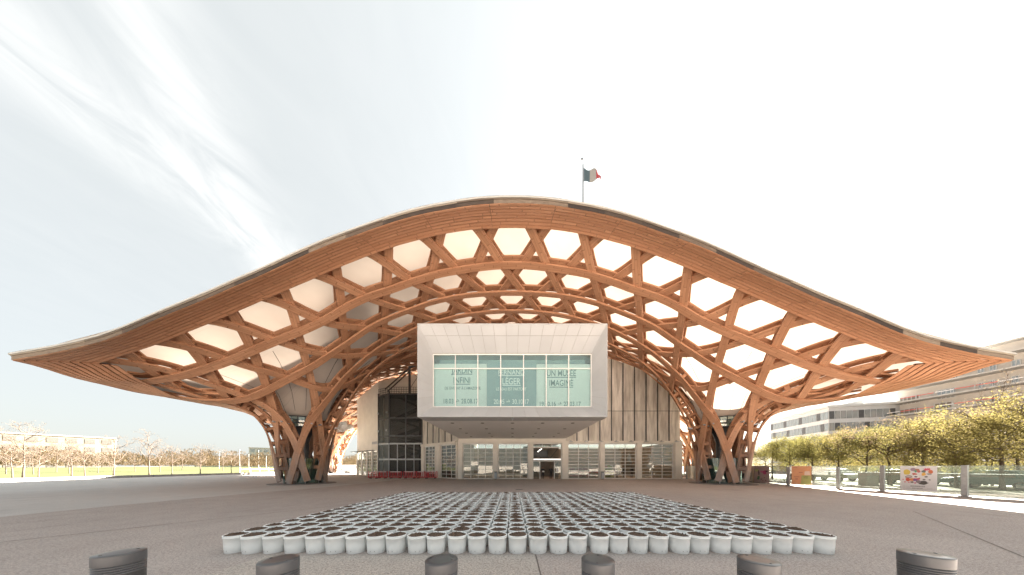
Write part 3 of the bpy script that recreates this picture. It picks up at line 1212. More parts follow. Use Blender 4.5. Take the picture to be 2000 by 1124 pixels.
# room behind the glass
b = MB()
yb = 24.0
b.quad((x0 - .3, yb, z0), (x1 + .3, yb, z0), (x1 + .3, yb, z1), (x0 - .3, yb, z1))
b.quad((x0 - .3, DW + .1, z0), (x1 + .3, DW + .1, z0), (x1 + .3, yb, z0), (x0 - .3, yb, z0))
b.quad((x0 - .3, DW + .1, z1 + .02), (x1 + .3, DW + .1, z1 + .02), (x1 + .3, yb, z1 + .02), (x0 - .3, yb, z1 + .02))
b.quad((x0 - .3, DW + .1, z0), (x0 - .3, yb, z0), (x0 - .3, yb, z1), (x0 - .3, DW + .1, z1))
b.quad((x1 + .3, DW + .1, z0), (x1 + .3, yb, z0), (x1 + .3, yb, z1), (x1 + .3, DW + .1, z1))
b.build('gallery_room', M['bannerlight'], gal, world=True)
b = MB()
b.box(x0 + 0.25, x1 - 0.25, DW + 0.9, DW + 1.2, px2w(0, 711, DW + .9).z, px2w(0, 703.5, DW + .9).z)
b.build('ceiling_beam', M['bannerdark'], gal, world=True)

# banners with lettering, hanging behind the glass
BY = DW + 0.16


def text_mesh(txt, x0, x1, y0, y1, d, mat, parent, name='lettering', ul=None):
    """fit text into the photo box x0..x1, y0..y1 at depth d"""
    cu = bpy.data.curves.new(name, 'FONT')
    cu.body = txt
    cu.size = 1.0
    cu.extrude = 0.004
    cu.offset = 0.012
    tmp = bpy.data.objects.new(name, cu)
    COL.objects.link(tmp)
    dg = bpy.context.evaluated_depsgraph_get()
    me = bpy.data.meshes.new_from_object(tmp.evaluated_get(dg))
    bpy.data.objects.remove(tmp)
    co = np.array([v.co[:] for v in me.vertices])
    a0, a1 = co.min(0), co.max(0)
    # letters without accents set the height
    base, cap = 0.0, 0.70
    p0, p1 = px2w(x0, y1, d), px2w(x1, y0, d)
    sx = (p1.x - p0.x) / (a1[0] - a0[0])
    sz = (p1.z - p0.z) / (cap - base)
    pl = Vector(parent.location)
    for v in me.vertices:
        x, y, z = v.co
        v.co = (p0.x + (x - a0[0]) * sx - pl.x, d - z - 0.006 - pl.y, p0.z + (y - base) * sz - pl.z)
    me.materials.clear()
    me.materials.append(M[mat])
    o = link(name, me, parent)
    if ul:
        b = MB()
        q0, q1 = px2w(x0, ul + 1.0, d), px2w(x1, ul - 0.6, d)
        b.box(q0.x, q1.x, d - 0.01, d - 0.004, q0.z, q1.z)
        b.build('underline', M[mat], parent, world=True)
    return o


def banner(name, label, xa, xb, ya, yb, mat):
    p0, p1 = px2w(xa, yb, BY), px2w(xb, ya, BY)
    t = thing(name, label, 'banner', ((p0.x + p1.x) / 2, BY, p0.z), 0, 'exhibition banners behind the gallery window')
    b = MB()
    b.box(p0.x, p1.x, BY, BY + 0.02, p0.z, p1.z)
    b.build('cloth', M[mat], t, world=True)
    return t


def wz(x, y):   # zoomed-crop pixel -> photo pixel
    return 830 + x / 5.882, 680 + y / 5.882


def lab(par, txt, xa, xb, ya, yb, mat, ul=None):
    a, c = wz(xa, ya), wz(xb, yb)
    text_mesh(txt, a[0], c[0], a[1], c[1], BY, mat, par, ul=None if ul is None else wz(0, ul)[1])


t = banner('exhibition_banner', 'pale aqua banner reading JARDIN INFINI at the left of the gallery window', 846.5, 950.4, 711, 794.2, 'bannerlight')
lab(t, 'JARDIN', 303, 542, 228, 292, 'letterteal', 301)
lab(t, 'INFINI', 328, 520, 337, 404, 'letterteal', 416)
lab(t, 'DE GIVERNY À L’AMAZONIE', 228, 640, 446, 478, 'letterteal')
lab(t, '18.03 → 28.08.17', 215, 612, 585, 638, 'letterteal')
t = banner('exhibition_banner', 'darker teal banner reading FERNAND LÉGER in the middle of the gallery window', 950.8, 1047.4, 703.6, 794.2, 'bannerdark')
lab(t, 'FERNAND', 843, 1142, 252, 306, 'letterwhite', 317)
lab(t, 'LÉGER', 890, 1098, 346, 418, 'letterwhite', 430)
lab(t, 'LE BEAU EST PARTOUT', 820, 1166, 455, 489, 'letterwhite')
lab(t, '20.05 → 30.10.17', 790, 1195, 590, 643, 'letterwhite')
t = banner('exhibition_banner', 'pale aqua banner reading UN MUSÉE IMAGINÉ at the right of the gallery window', 1047.8, 1154.6, 711.6, 794.2, 'bannerlight')
lab(t, 'UN MUSÉE', 1400, 1735, 256, 324, 'letterteal', 337)
lab(t, 'IMAGINÉ', 1430, 1702, 368, 436, 'letterteal', 450)
lab(t, '19.10.16 → 27.03.17', 1320, 1790, 617, 668, 'letterteal')

# ------------------------------------------------------------------ glazed facade
FY = 34.0


def fx_(x):
    return (x - CX) * FY / F


FZ1, FZ0 = 5.34, 5.02
_panes = {}


def glazed(par, x0, x1, z1, cols, rows, door=False):
    """one glazed roller bay in the parent's local frame (x along wall, y back)"""
    fr = MB()
    g = 0.07
    fr.box(x0, x0 + 0.09, -0.02, 0.14, 0, z1)
    fr.box(x1 - 0.09, x1, -0.02, 0.14, 0, z1)
    fr.box(x0 + .09, x1 - .09, -0.02, 0.14, z1 - 0.14, z1)
    fr.box(x0 + .09, x1 - .09, -0.02, 0.14, 0, 0.1)
    a0, a1, c0, c1 = x0 + .09, x1 - .09, 0.1, z1 - 0.14
    for i in range(1, cols):
        x = a0 + (a1 - a0) * i / cols
        fr.box(x - g / 2, x + g / 2, 0.02, 0.09, c0, c1)
    for j in range(1, rows):
        z = c0 + (c1 - c0) * j / rows
        for i in range(cols):
            xa = a0 + (a1 - a0) * i / cols + (g / 2 if i else 0)
            xb = a0 + (a1 - a0) * (i + 1) / cols - (g / 2 if i < cols - 1 else 0)
            fr.box(xa, xb, 0.022, 0.088, z - g * .45, z + g * .45)
    bay = fr.build('window_bay', M['white'], par)
    w, h = (a1 - a0) / cols - g, (c1 - c0) / rows - g * .9
    key = (round(w, 3), round(h, 3))
    if key not in _panes:
        p = MB()
        p.box(-w / 2 + .002, w / 2 - .002, -.006, .006, -h / 2 + .002, h / 2 - .002)
        _panes[key] = p.mesh('pane', M['glass'])
    for i in range(cols):
        for j in range(rows):
            o = link('pane', _panes[key], bay, loc=(a0 + (a1 - a0) * (i + .5) / cols, 0.055, c0 + (c1 - c0) * (j + .5) / rows))
            o.rotation_euler = (R(random.uniform(-.7, .7)), 0, R(random.uniform(-.7, .7)))
    return bay


fac = thing('entrance_facade', 'cream entrance facade of wide gridded glass bays below the gallery box', 'facade', (0, FY, 0))
bays = [(904, 963.5, 4, 8), (973, 1031.5, 4, 8), None, (1109, 1170.5, 3, 10), (1180, 1242.5, 3, 10), (1252, 1315, 3, 10)]
ent0, ent1 = 1040.5, 1097
for q in bays:
    if q:
        glazed(fac, fx_(q[0]), fx_(q[1]), FZ0, q[2], q[3])
edges_ = [(895.5, 904), (963.5, 973), (1031.5, 1040.5), (1097, 1109), (1170.5, 1180), (1242.5, 1252), (1315, 1330)]
for a, c in edges_:
    b = MB()
    b.box(fx_(a) + .004, fx_(c) - .004, -0.28, 0.3, 0, FZ0 + .02)
    b.box(fx_(a) + .10, fx_(c) - .10, -0.33, -0.282, 0.0, FZ0 + .02)
    b.build('pier', M['offwhite'], fac)
b = MB()
b.box(fx_(895.5), fx_(1330), -0.35, 0.35, FZ0 + 0.022, FZ1)
b.build('fascia', M['offwhite'], fac)
b = MB()
for x in np.arange(fx_(1110), fx_(1330), 2.1):
    b.box(x, x + 0.5, -0.75, -0.352, FZ1 - 0.16, FZ1 - 0.1)
    b.box(x + .2, x + .3, -0.6, -0.352, FZ1 - 0.098, FZ1 + .05)
b.build('fascia_brackets', M['galv'], fac)
# entrance bay
e0, e1 = fx_(ent0), fx_(ent1)
b = MB()
b.box(e0, e0 + .1, 0, .14, 0, FZ0)
b.box(e1 - .1, e1, 0, .14, 0, FZ0)
zA, zB, zC = 1.8 + (HY - 874.5) * FY / F, 1.8 + (HY - 898) * FY / F, 1.8 + (HY - 900.5) * FY / F
b.box(e0 + .1, e1 - .1, 0, .12, zA - .06, zA + .06)
b.box(e0 + .1, e1 - .1, 0.0, .1, FZ0 - .1, FZ0)
for x in (e0 + (e1 - e0) * .33, e0 + (e1 - e0) * .66):
    b.box(x - .03, x + .03, .01, .09, zA + .06, FZ0 - .1)
b.box(e0 + .1, e1 - .1, .01, .1, zB - .25, zB - .15)
for x in (e0 + 1.02, e1 - 1.02):
    b.box(x - .05, x + .05, .02, .1, 0, zB - .25)
b.build('entrance_frame', M['white'], fac)
b = MB()
b.box(e0 + .12, e1 - .12, -0.02, .05, zB - .06, zB + .12)
b.build('lit_sign_strip', M['litsign'], fac)
for i in range(3):
    b = MB()
    w = (e1 - e0 - .2) / 3
    b.box(e0 + .12 + i * w, e0 + .08 + (i + 1) * w, .05, .06, zA + .07, FZ0 - .11)
    b.build('transom_pane', M['glass'], fac)
for xa, xb in ((e0 + .11, e0 + .96), (e1 - .96, e1 - .11)):
    b = MB()
    b.box(xa, xb, .05, .06, 0.02, zB - .26)
    b.build('door_leaf', M['glass'], fac)
for x, y, z in ((e0 + .9, 1.2, 3.9), (e0 + 1.15, 1.9, 4.1), (e0 + 1.35, 2.6, 4.25), (e0 + 1.6, 3.2, 4.4)):
    b = MB()
    b.lathe([(0.001, z), (0.07, z), (0.07, z + .1), (0.001, z + .1)], 10, (x, y))
    b.build('spot_lamp', M['lamp'], fac)
b = MB()
b.bar((e1 - 1.4, 1.6, zB + .2), (e1 - .3, 1.6, zA - .1), .12)
b.bar((e0 + 1.6, 4.0, zB + .1), (e0 + 1.6, 4.0, zA), .2)
b.box(e0 + .1, e0 + 2.6, 3.3, 5.2, zB + 0.5, zB + 1.5)
b.build('lobby_struts', M['steel'], fac)

# hall behind the glass
b = MB()
hx0, hx1 = fx_(895.5), fx_(1330)
b.quad((hx0 - 6, 14, 0.01), (hx1, 14, 0.01), (hx1, 14, FZ1), (hx0 - 6, 14, FZ1))
b.quad((hx1 - .02, .4, 0), (hx1 - .02, 14, 0), (hx1 - .02, 14, FZ1), (hx1 - .02, .4, FZ1))
b.build('hall_wall', M['interior'], fac)
b = MB()
b.box(-7.5, 7.5, -0.2, 0.4, FZ1 + .002, 5.69)
b.build('lintel', M['offwhite'], fac)
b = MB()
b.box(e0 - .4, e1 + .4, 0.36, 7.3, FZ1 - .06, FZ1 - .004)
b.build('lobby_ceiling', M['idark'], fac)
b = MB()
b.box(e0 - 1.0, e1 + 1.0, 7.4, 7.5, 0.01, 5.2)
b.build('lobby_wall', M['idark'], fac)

# angled glazed wing, left of the entrance
P0, P1 = Vector((fx_(895.5), FY, 0)), Vector((-14.75, 39.4, 0))
ang = math.atan2(P1.y - P0.y, P1.x - P0.x)
Lw = (P1 - P0).length
wing = thing('glazed_wing', 'angled cream wing with two gridded glass bays between entrance and stair tower', 'facade', tuple(P1), ang + PI)
h_w = FZ0
for a, c, cols, rows in ((0.75, 3.7, 3, 9), (4.9, 8.6, 3, 9)):
    glazed(wing, a, c, h_w, cols, rows)
for a, c in ((0.0, 0.745), (3.705, 4.895), (8.605, Lw - .1)):
    b = MB()
    b.box(a, c, -.25, .3, 0, h_w)
    b.build('pier', M['offwhite'], wing)
b = MB()
b.box(-0.1, Lw - .36, -.3, .33, h_w + .002, FZ1 - .004)
b.build('fascia', M['offwhite'], wing)
b = MB()
b.box(1.9, 3.0, .1, .16, 0, 2.2)
b.build('door_leaf', M['white'], wing)


# corrugated translucent wall above the entrance
def roof_at(x, y):
    return float(surf(np.array([(x, y)]))[0, 2])


scr = thing('corrugated_screen', 'tall corrugated translucent wall with dark battens right of the gallery box', 'wall', (0, FY, FZ1))
xa, xb, npan = 7.46, fx_(1329), 10
bt = MB()
for i in range(npan):
    x0_, x1_ = xa + (xb - xa) * i / npan, xa + (xb - xa) * (i + 1) / npan
    zr0, zr1 = roof_at(x0_, FY) - .12, roof_at(x1_, FY) - .12
    zs = 9.6
    for za, zb2, zc2 in ((FZ1 + .02, zs - .03, zs - .03), (zs + .03, zr0, zr1)):
        b = MB()
        b.prism([(x0_ + .07, FY), (x1_ - .07, FY), (x1_ - .07, FY + .08), (x0_ + .07, FY + .08)], za, [zb2, zc2, zc2, zb2])
        b.build('wall_panel', M['poly'], scr, world=True)
    bt.box(x0_ - .06, x0_ + .06, FY - .1, FY + .1, FZ1 + .01, zr0)
bt.box(xa + .07, xb, FY + .0, FY + .1, zs - .028, zs + .028)
bt.build('battens', M['steel'], scr, world=True)
scl = thing('corrugated_screen', 'shaded corrugated wall above the angled glass wing left of the gallery box', 'wall', tuple(P1 + Vector((0, 0, FZ1))), ang + PI)
bt = MB()
for i in range(6):
    x0_, x1_ = Lw * i / 6, Lw * (i + 1) / 6
    b = MB()
    b.box(x0_ + .07, x1_ - .07, 0, .08, 0.02, 5.5)
    b.build('wall_panel', M['poly'], scl)
    bt.box(x0_ - .06, x0_ + .06, -.1, .1, 0.01, 5.6)
bt.build('battens', M['steel'], scl)

# ------------------------------------------------------------------ white hall at the back left
hall = thing('white_hall', 'plain cream rendered hall behind the stair tower with a glazed ground floor', 'building', (-24.4, 43.8, 0))
HP = [(-32.2, 49.9), (-24.3, 43.6), (-12.0, 46.0), (-12.0, 56.0), (-26.0, 58.0)]


def wall_to_roof(mb, a, c, z0, n=14, inset=0.3, th=0.25):
    a, c = np.array(a, float), np.array(c, float)
    d = (c - a) / np.linalg.norm(c - a)
    nn = np.array((-d[1], d[0])) * th
    for i in range(n):
        p, q = a + (c - a) * i / n, a + (c - a) * (i + 1) / n
        zp, zq = roof_at(*p) - inset, roof_at(*q) - inset
        mb.quad((p[0], p[1], z0), (q[0], q[1], z0), (q[0], q[1], zq), (p[0], p[1], zp))


b = MB()
wall_to_roof(b, HP[0], HP[1], 4.9)
wall_to_roof(b, HP[1], (-17.0, 46.2), 0.0)
wall_to_roof(b, (-17.0, 46.2), (-7.4, 46.2), 0.0)
b.quad((HP[0][0], HP[0][1], 0), (-28.5, 60, 0), (-28.5, 60, roof_at(-28.5, 60)), (HP[0][0], HP[0][1], roof_at(*HP[0]) - .3))
b.build('rendered_wall', M['offwhite'], hall, world=True)
dv = Vector((HP[1][0] - HP[0][0], HP[1][1] - HP[0][1], 0))
Lh = dv.length
ah = math.atan2(dv.y, dv.x)
hb = thing('hall_glazing', 'four white framed glass bays under the cream hall wall, left of the stair tower', 'facade', (HP[0][0], HP[0][1], 0), ah)
for k in range(4):
    glazed(hb, .35 + k * (Lh - .4) / 4, .35 + (k + .82) * (Lh - .4) / 4, 4.7, 2, 7)
for k in range(5):
    xx = .35 + (k - .18) * (Lh - .4) / 4
    b = MB()
    b.box(xx + .003, xx + .18 * (Lh - .4) / 4 - .003, -.1, .3, 0, 4.7)
    b.build('pier', M['offwhite'], hb)
b = MB()
b.box(.1, Lh - .1, -.12, .3, 4.702, 4.9)
b.build('fascia', M['offwhite'], hb)
b = MB()
b.box(-1.2, 1.2, -.9, -.13, 4.72, 4.8)
for k in range(8):
    b.box(.4 + k * 1.2, .5 + k * 1.2, -.6, -.121, 4.66, 4.78)
b.build('canopy', M['steel'], hb)
b = MB()
b.box(.3, Lh - .2, 2.5, 2.6, 0.01, 4.6)
b.build('room_wall', M['interior'], hb)
for k in range(4):
    b = MB()
    q = np.array(HP[1]) + (np.array(HP[0]) - np.array(HP[1])) * (0.06 + .055 * k)
    b.box(q[0] - .16, q[0] + .16, q[1] - .09, q[1] + .02, 5.9, 6.35)
    b.build('vent_hood', M['clad'], hall, world=True)
# round white ventilation cowl by the back column
cw = thing('ventilation_cowl', 'round white ventilation cowl beside the distant back left column', 'vent', (-33.5, 47.5, 9.6))
b = MB()
for rr, y0 in ((0.95, 0.0), (0.8, 0.15), (0.62, 0.35)):
    n = 28
    V, Fq = [], []
    for k in range(n):
        a = 2 * PI * k / n
        for dr, dy in ((-.1, 0), (0, -.1), (.1, 0), (0, .1)):
            V.append(((rr + dr) * math.cos(a), y0 + dy, (rr + dr) * math.sin(a)))
    for k in range(n):
        for m_ in range(4):
            Fq.append((k * 4 + m_, ((k + 1) % n) * 4 + m_, ((k + 1) % n) * 4 + (m_ + 1) % 4, k * 4 + (m_ + 1) % 4))
    b.raw(V, Fq)
b.build('rings', M['duct'], cw, smooth=True)
b = MB()
n = 28
b.raw([(0, .7, 0)] + [(.95 * math.cos(2 * PI * k / n), .1, .95 * math.sin(2 * PI * k / n)) for k in range(n)], [(0, 1 + k, 1 + (k + 1) % n) for k in range(n)])
b.tube([(0, .6, 0), (.2, 1.2, .1), (.4, 2.0, .3)], .55, 14)
b.build('duct', M['duct'], cw, smooth=True)

# ------------------------------------------------------------------ stair tower
TA, TC, TD = (-24.1, 43.3), (-21.5, 42.0), (-15.7, 42.0)
tow = thing('stair_tower', 'dark steel mesh stair tower with landings and mast left of the gallery box', 'stair tower', (-21.5, 42.0, 0))


def zt42(y):
    return 1.8 + (HY - y) * 42.0 / F


lv = [0.0, zt42(897.6), zt42(867), zt42(852), zt42(817), zt42(770)]
b = MB()
for p in (TA, TC, TD, (TD[0], 46.0), (TA[0], 46.0), ((TC[0] + TD[0]) / 2, 42.0)):
    b.box(p[0] - .1, p[0] + .1, p[1] - .1, p[1] + .1, 0, lv[-1] + (.0 if p[0] > -19.5 and p[0] < -17 else .4))
b.build('tower_posts', M['steel'], tow, world=True)
for z in lv[1:]:
    b = MB()
    b.bar((TA[0], TA[1], z), (TC[0], TC[1], z), .12, .25)
    b.bar((TC[0], TC[1], z), (TD[0] + .2, TD[1], z), .12, .25)
    b.build('floor_edge', M['galv'] if z < 6.2 else M['steel'], tow, world=True)
b = MB()
b.box(TA[0] + .2, TD[0], 45.9, 45.98, .01, lv[5])
b.build('tower_dark_backing', M['steel'], tow, world=True)  # added dark panel, its colour makes the tower interior look shaded
for z in (lv[3], lv[4], lv[5]):
    b = MB()
    b.prism([(TC[0] + .1, 42.15), (TD[0], 42.15), (TD[0], 46), (TA[0] + .1, 46), (TA[0] + .1, 43.5)], z - .12, z + .02)
    b.build('landing', M['steel'], tow, world=True)
for li in range(1, len(lv) - 1):
    z0_, z1_ = lv[li], lv[li + 1]
    for s_, (p, q) in enumerate(((-20.9, -16.4), (-16.4, -20.9))):
        zz0 = z0_ + (z1_ - z0_) * s_ / 2
        zz1 = z0_ + (z1_ - z0_) * (s_ + 1) / 2
        yy = 43.2 + 1.3 * s_
        b = MB()
        ns = 9
        for k in range(ns):
            x = p + (q - p) * (k + .5) / ns
            z = zz0 + (zz1 - zz0) * (k + .5) / ns
            b.box(x - .27, x + .27, yy - .55, yy + .55, z - .03, z + .03)
        b.bar((p, yy - .58, zz0), (q, yy - .58, zz1), .06, .3)
        b.bar((p, yy + .58, zz0), (q, yy + .58, zz1), .06, .3)
        b.bar((p, yy - .58, zz0 + 1.0), (q, yy - .58, zz1 + 1.0), .05)
        b.build('stair_flight', M['steel'], tow, world=True)
b = MB()
for x in np.arange(TC[0], TD[0] + .1, .42):
    b.box(x - .02, x + .02, 41.98, 42.02, lv[5] + .1, lv[5] + 1.2)
for t in np.linspace(0, 1, 7):
    x, y = TA[0] + (TC[0] - TA[0]) * t, TA[1] + (TC[1] - TA[1]) * t
    b.box(x - .02, x + .02, y - .02, y + .02, lv[5] + .1, lv[5] + 1.2)
for h in (.45, .8, 1.2):
    b.bar((TC[0], 42, lv[5] + h), (TD[0], 42, lv[5] + h), .05)
    b.bar((TA[0], TA[1], lv[5] + h), (TC[0], 42, lv[5] + h), .05)
b.build('railing', M['steel'], tow, world=True)
for li in range(len(lv) - 1):
    z0_, z1_ = lv[li] + .14, lv[li + 1] - .14
    nsp = 4 if li < 2 else 2
    for k in range(nsp):
        x0_ = TC[0] + (TD[0] - TC[0]) * k / nsp + .06
        x1_ = TC[0] + (TD[0] - TC[0]) * (k + 1) / nsp - .06
        b = MB()
        b.box(x0_, x1_, 41.95, 41.97, z0_, z1_)
        b.build('mesh_panel', M['mesh'], tow, world=True)
    for k in range(2):
        t0, t1 = k / 2 + .03, (k + 1) / 2 - .03
        a = (TA[0] + (TC[0] - TA[0]) * t0, TA[1] + (TC[1] - TA[1]) * t0)
        c = (TA[0] + (TC[0] - TA[0]) * t1, TA[1] + (TC[1] - TA[1]) * t1)
        b = MB()
        b.prism([a, c, (c[0], c[1] + .02), (a[0], a[1] + .02)], z0_, z1_)
        b.build('mesh_panel', M['mesh'], tow, world=True)
b = MB()
for k in range(5):
    x = TC[0] + (TD[0] - TC[0]) * k / 4
    b.box(x - .05, x + .05, 41.85, 41.94, 0, lv[2])
b.bar((TC[0], 41.88, lv[1]), (TD[0], 41.88, lv[1]), .08)
b.bar((TC[0], 41.88, lv[2]), (TD[0], 41.88, lv[2]), .1)
b.build('screen_frame', M['galv'], tow, world=True)
b = MB()
mz = 1.8 + (HY - 716) * 43 / F
mxx = (800 - CX) * 43 / F
b.box(mxx - .15, mxx + .15, 42.85, 43.15, lv[5], mz)
b.bar((mxx, 43, mz - .3), ((752 - CX) * 42.6 / F, 42.6, lv[5] + 1.0), .16)
b.bar((mxx, 43, mz - .9), ((757 - CX) * 42.2 / F, 42.2, lv[5] + .5), .16)
b.bar((mxx, 43, mz - .2), (-13.5, 43, mz + 1.5), .25)
b.bar((mxx, 43, mz - .9), (-15.7, 43, lv[5] + 2.4), .06)
b.bar((-15.7, 43, mz), (mxx, 43, lv[5] + 1.2), .06)
b.build('mast_and_stays', M['steel'], tow, world=True)
for z in (zt42(808), zt42(843)):
    for x, y in ((TA[0] + .2, 43.1), (TC[0] - .3, 41.9)):
        b = MB()
        b.box(x - .12, x + .12, y - .35, y - .1, z, z + .3)
        b.box(x - .03, x + .03, y - .1, y + .02, z + .12, z + .18)
        b.build('floodlight', M['galv'], tow, world=True)

# ------------------------------------------------------------------ field of buckets
ORD = ['first', 'second', 'third', 'fourth', 'fifth', 'sixth', 'seventh', 'eighth', 'ninth', 'tenth', 'eleventh', 'twelfth', 'thirteenth', 'fourteenth', 'fifteenth']
rb = random.Random(3)


def bucket_mesh():
    b = MB()
    H = 0.366
    b.lathe([(0.001, 0.012), (0.166, 0.012), (0.168, 0.0), (0.172, 0.004), (0.180, 0.16), (0.186, 0.305), (0.193, 0.309), (0.194, 0.33), (0.190, 0.332), (0.190, 0.345), (0.197, 0.35), (0.197, H - .004), (0.190, H), (0.183, H - .003), (0.180, 0.30), (0.001, 0.30)], 28)
    me = b.mesh('bucket_body', M['bucket'], True)
    try:
        me.shade_smooth_by_angle(R(40))
    except Exception:
        pass
    return me


def holes_mesh():
    b = MB()
    for a in (-1.9, -1.45, 0.4, 2.0):
        c = Vector((math.cos(a), math.sin(a), 0))
        s = Vector((-math.sin(a), math.cos(a), 0))
        p = c * 0.1765 + Vector((0, 0, 0.06))
        n = 8
        b.quad(*[p + s * (0.006 * math.cos(2 * PI * k / n)) + Vector((0, 0, 0.006 * math.sin(2 * PI * k / n))) for k in range(n)])
    return b.mesh('drain_hole', M['black'])


def soil_mesh(seed):
    r = random.Random(seed)
    nr, ns = 7, 26
    V, Fq = [(0, 0, 0.35 + r.uniform(0, .02))], []
    tilt, ta = r.uniform(0, .018), r.uniform(0, 2 * PI)
    for i in range(1, nr + 1):
        rr = 0.183 * i / nr
        for k in range(ns):
            a = 2 * PI * k / ns
            edge = (i / nr) ** 3
            z = 0.35 + 0.024 * (1 - (i / nr) ** 2) + (r.gauss(0, .0085)) * (1 - .6 * edge) + tilt * math.cos(a - ta) - .012 * edge
            V.append((rr * math.cos(a), rr * math.sin(a), z))
    for k in range(ns):
        Fq.append((0, 1 + k, 1 + (k + 1) % ns))
    for i in range(nr - 1):
        for k in range(ns):
            Fq.append((1 + i * ns + k, 1 + (i + 1) * ns + k, 1 + (i + 1) * ns + (k + 1) % ns, 1 + i * ns + (k + 1) % ns))
    b = MB()
    b.raw(V, Fq)
    for _ in range(14):          # clods
        a, rr, s = r.uniform(0, 2 * PI), 0.16 * math.sqrt(r.random()), r.uniform(.006, .017)
        c = (rr * math.cos(a), rr * math.sin(a), 0.358)
        vs = [(c[0] + s * r.uniform(.6, 1.3) * dx, c[1] + s * r.uniform(.6, 1.3) * dy, c[2] + s * r.uniform(.6, 1.3) * dz) for dx, dy, dz in ((1, 0, 0), (-1, 0, 0), (0, 1, 0), (0, -1, 0), (0, 0, 1), (0, 0, -1))]
        b.raw(vs, [(0, 2, 4), (2, 1, 4), (1, 3, 4), (3, 0, 4), (2, 0, 5), (1, 2, 5), (3, 1, 5), (0, 3, 5)])
    for _ in range(r.choice((0, 0, 2, 4))):     # shoots and straw
        a, rr = r.uniform(0, 2 * PI), 0.13 * r.random()
        p = Vector((rr * math.cos(a), rr * math.sin(a), .35))
        b.tube([p, p + Vector((r.uniform(-.03, .03), r.uniform(-.03, .03), r.uniform(.02, .05)))], [.0025, .001], 3)
    return b.mesh('soil', M['soil'])


BUCK, HOLE = bucket_mesh(), holes_mesh()
SOILS = [soil_mesh(40 + i) for i in range(10)]
NC, NR, PX, PY, X0B, Y0B = 30, 20, 0.4255, 0.428, -5.85, 5.09
mass = MB()
far_buckets = []
for r_ in range(NR):
    for c in range(NC):
        x = X0B + c * PX + rb.gauss(0, .009)
        y = Y0B + r_ * PY + rb.gauss(0, .012)
        if r_ < 10:
            side = 'left' if c < 15 else 'right'
            k = c if c < 15 else NC - 1 - c
            pos = ('%smost' % side) if k == 0 else '%s from the %s' % (ORD[k], side)
            row = 'front row' if r_ == 0 else '%s row from the front' % ORD[r_]
            t = thing('bucket', 'white bucket of dark soil, %s in the %s' % (pos, row), 'bucket', (x, y, 0.0), rb.uniform(-.5, .5) if r_ == 0 else rb.uniform(0, 6.28), 'white soil buckets set out in a grid')
            link('bucket_body', BUCK, t).scale = (1.05, 1.05, 1)
            so = link('soil', rb.choice(SOILS), t)
            so.scale = (1.05, 1.05, 1)
            so.rotation_euler = (0, 0, rb.uniform(0, 6.28))
            so.location = (0, 0, rb.uniform(-.004, .016))
            if r_ < 2:
                link('drain_hole', HOLE, t).scale = (1.052, 1.052, 1)
        else:
            far_buckets.append((x, y))
# the ten rows behind, past the limit: one mass
soil_mass = MB()
for x, y in far_buckets:
    mass.lathe([(0.168, 0.0), (0.180, 0.16), (0.186, 0.305), (0.194, 0.309), (0.197, 0.362), (0.183, 0.364), (0.181, 0.31)], 18, (x, y))
    nr, ns = 4, 14
    V, Fq = [(x, y, .36 + rb.uniform(-.01, .015))], []
    lvl = rb.uniform(.35, .362)
    for i in range(1, nr + 1):
        rr = .182 * i / nr
        for k in range(ns):
            a = 2 * PI * k / ns
            V.append((x + rr * math.cos(a), y + rr * math.sin(a), lvl + .014 * (1 - i / nr) + rb.gauss(0, .009)))
    Fq = [(0, 1 + k, 1 + (k + 1) % ns) for k in range(ns)]
    for i in range(nr - 1):
        Fq += [(1 + i * ns + k, 1 + (i + 1) * ns + k, 1 + (i + 1) * ns + (k + 1) % ns, 1 + i * ns + (k + 1) % ns) for k in range(ns)]
    soil_mass.raw(V, Fq)
bm_ = thing('buckets_beyond', 'far half of the bucket grid, white buckets of soil seen edge on', 'buckets', (0, 9.5, 0))
bm_['kind'] = 'stuff'
mass.build('bucket_bodies', M['bucket'], bm_, smooth=True, world=True, kind='stuff')
soil_mass.build('soil_in_buckets', M['soil'], bm_, world=True, kind='stuff')

# ------------------------------------------------------------------ bollards
BLAB = ['leftmost grey bollard with a pale lit cap, near the bottom left corner', 'second grey bollard from the left, in front of the leftmost buckets', 'third grey bollard from the left, below the middle of the bucket row',
        'fourth grey bollard from the left, just right of the middle', 'fifth grey bollard from the left, in front of the right hand buckets', 'rightmost grey bollard with a pale cap, near the bottom right corner']


def bollard_meshes():
    b = MB()
    prof = [(0.121, 0.0), (0.121, 0.944)]
    z = 0.944
    for k in range(4):
        prof += [(0.1225, z), (0.1225, z + .0095), (0.106, z + .0115), (0.106, z + .0165)]
        z += .0185
    prof += [(0.1225, z), (0.124, z + .004), (0.124, 1.093)]
    b.lathe(prof, 48)
    c = MB()
    c.lathe([(0.124, 1.0935), (0.1245, 1.097), (0.121, 1.101), (0.08, 1.1035), (0.001, 1.104)], 48)
    for a in (0.3, PI + .3):
        c.lathe([(0.009, 1.1025), (0.009, 1.1065), (0.001, 1.1068)], 12, (0.085 * math.cos(a), 0.085 * math.sin(a)))
    g = MB()
    g.lathe([(0.101, 0.94), (0.101, 1.06)], 32)
    return b.mesh('post', M['bollard'], False), c.mesh('cap', M['cap'], True), g.mesh('louvre_core', M['groove'])


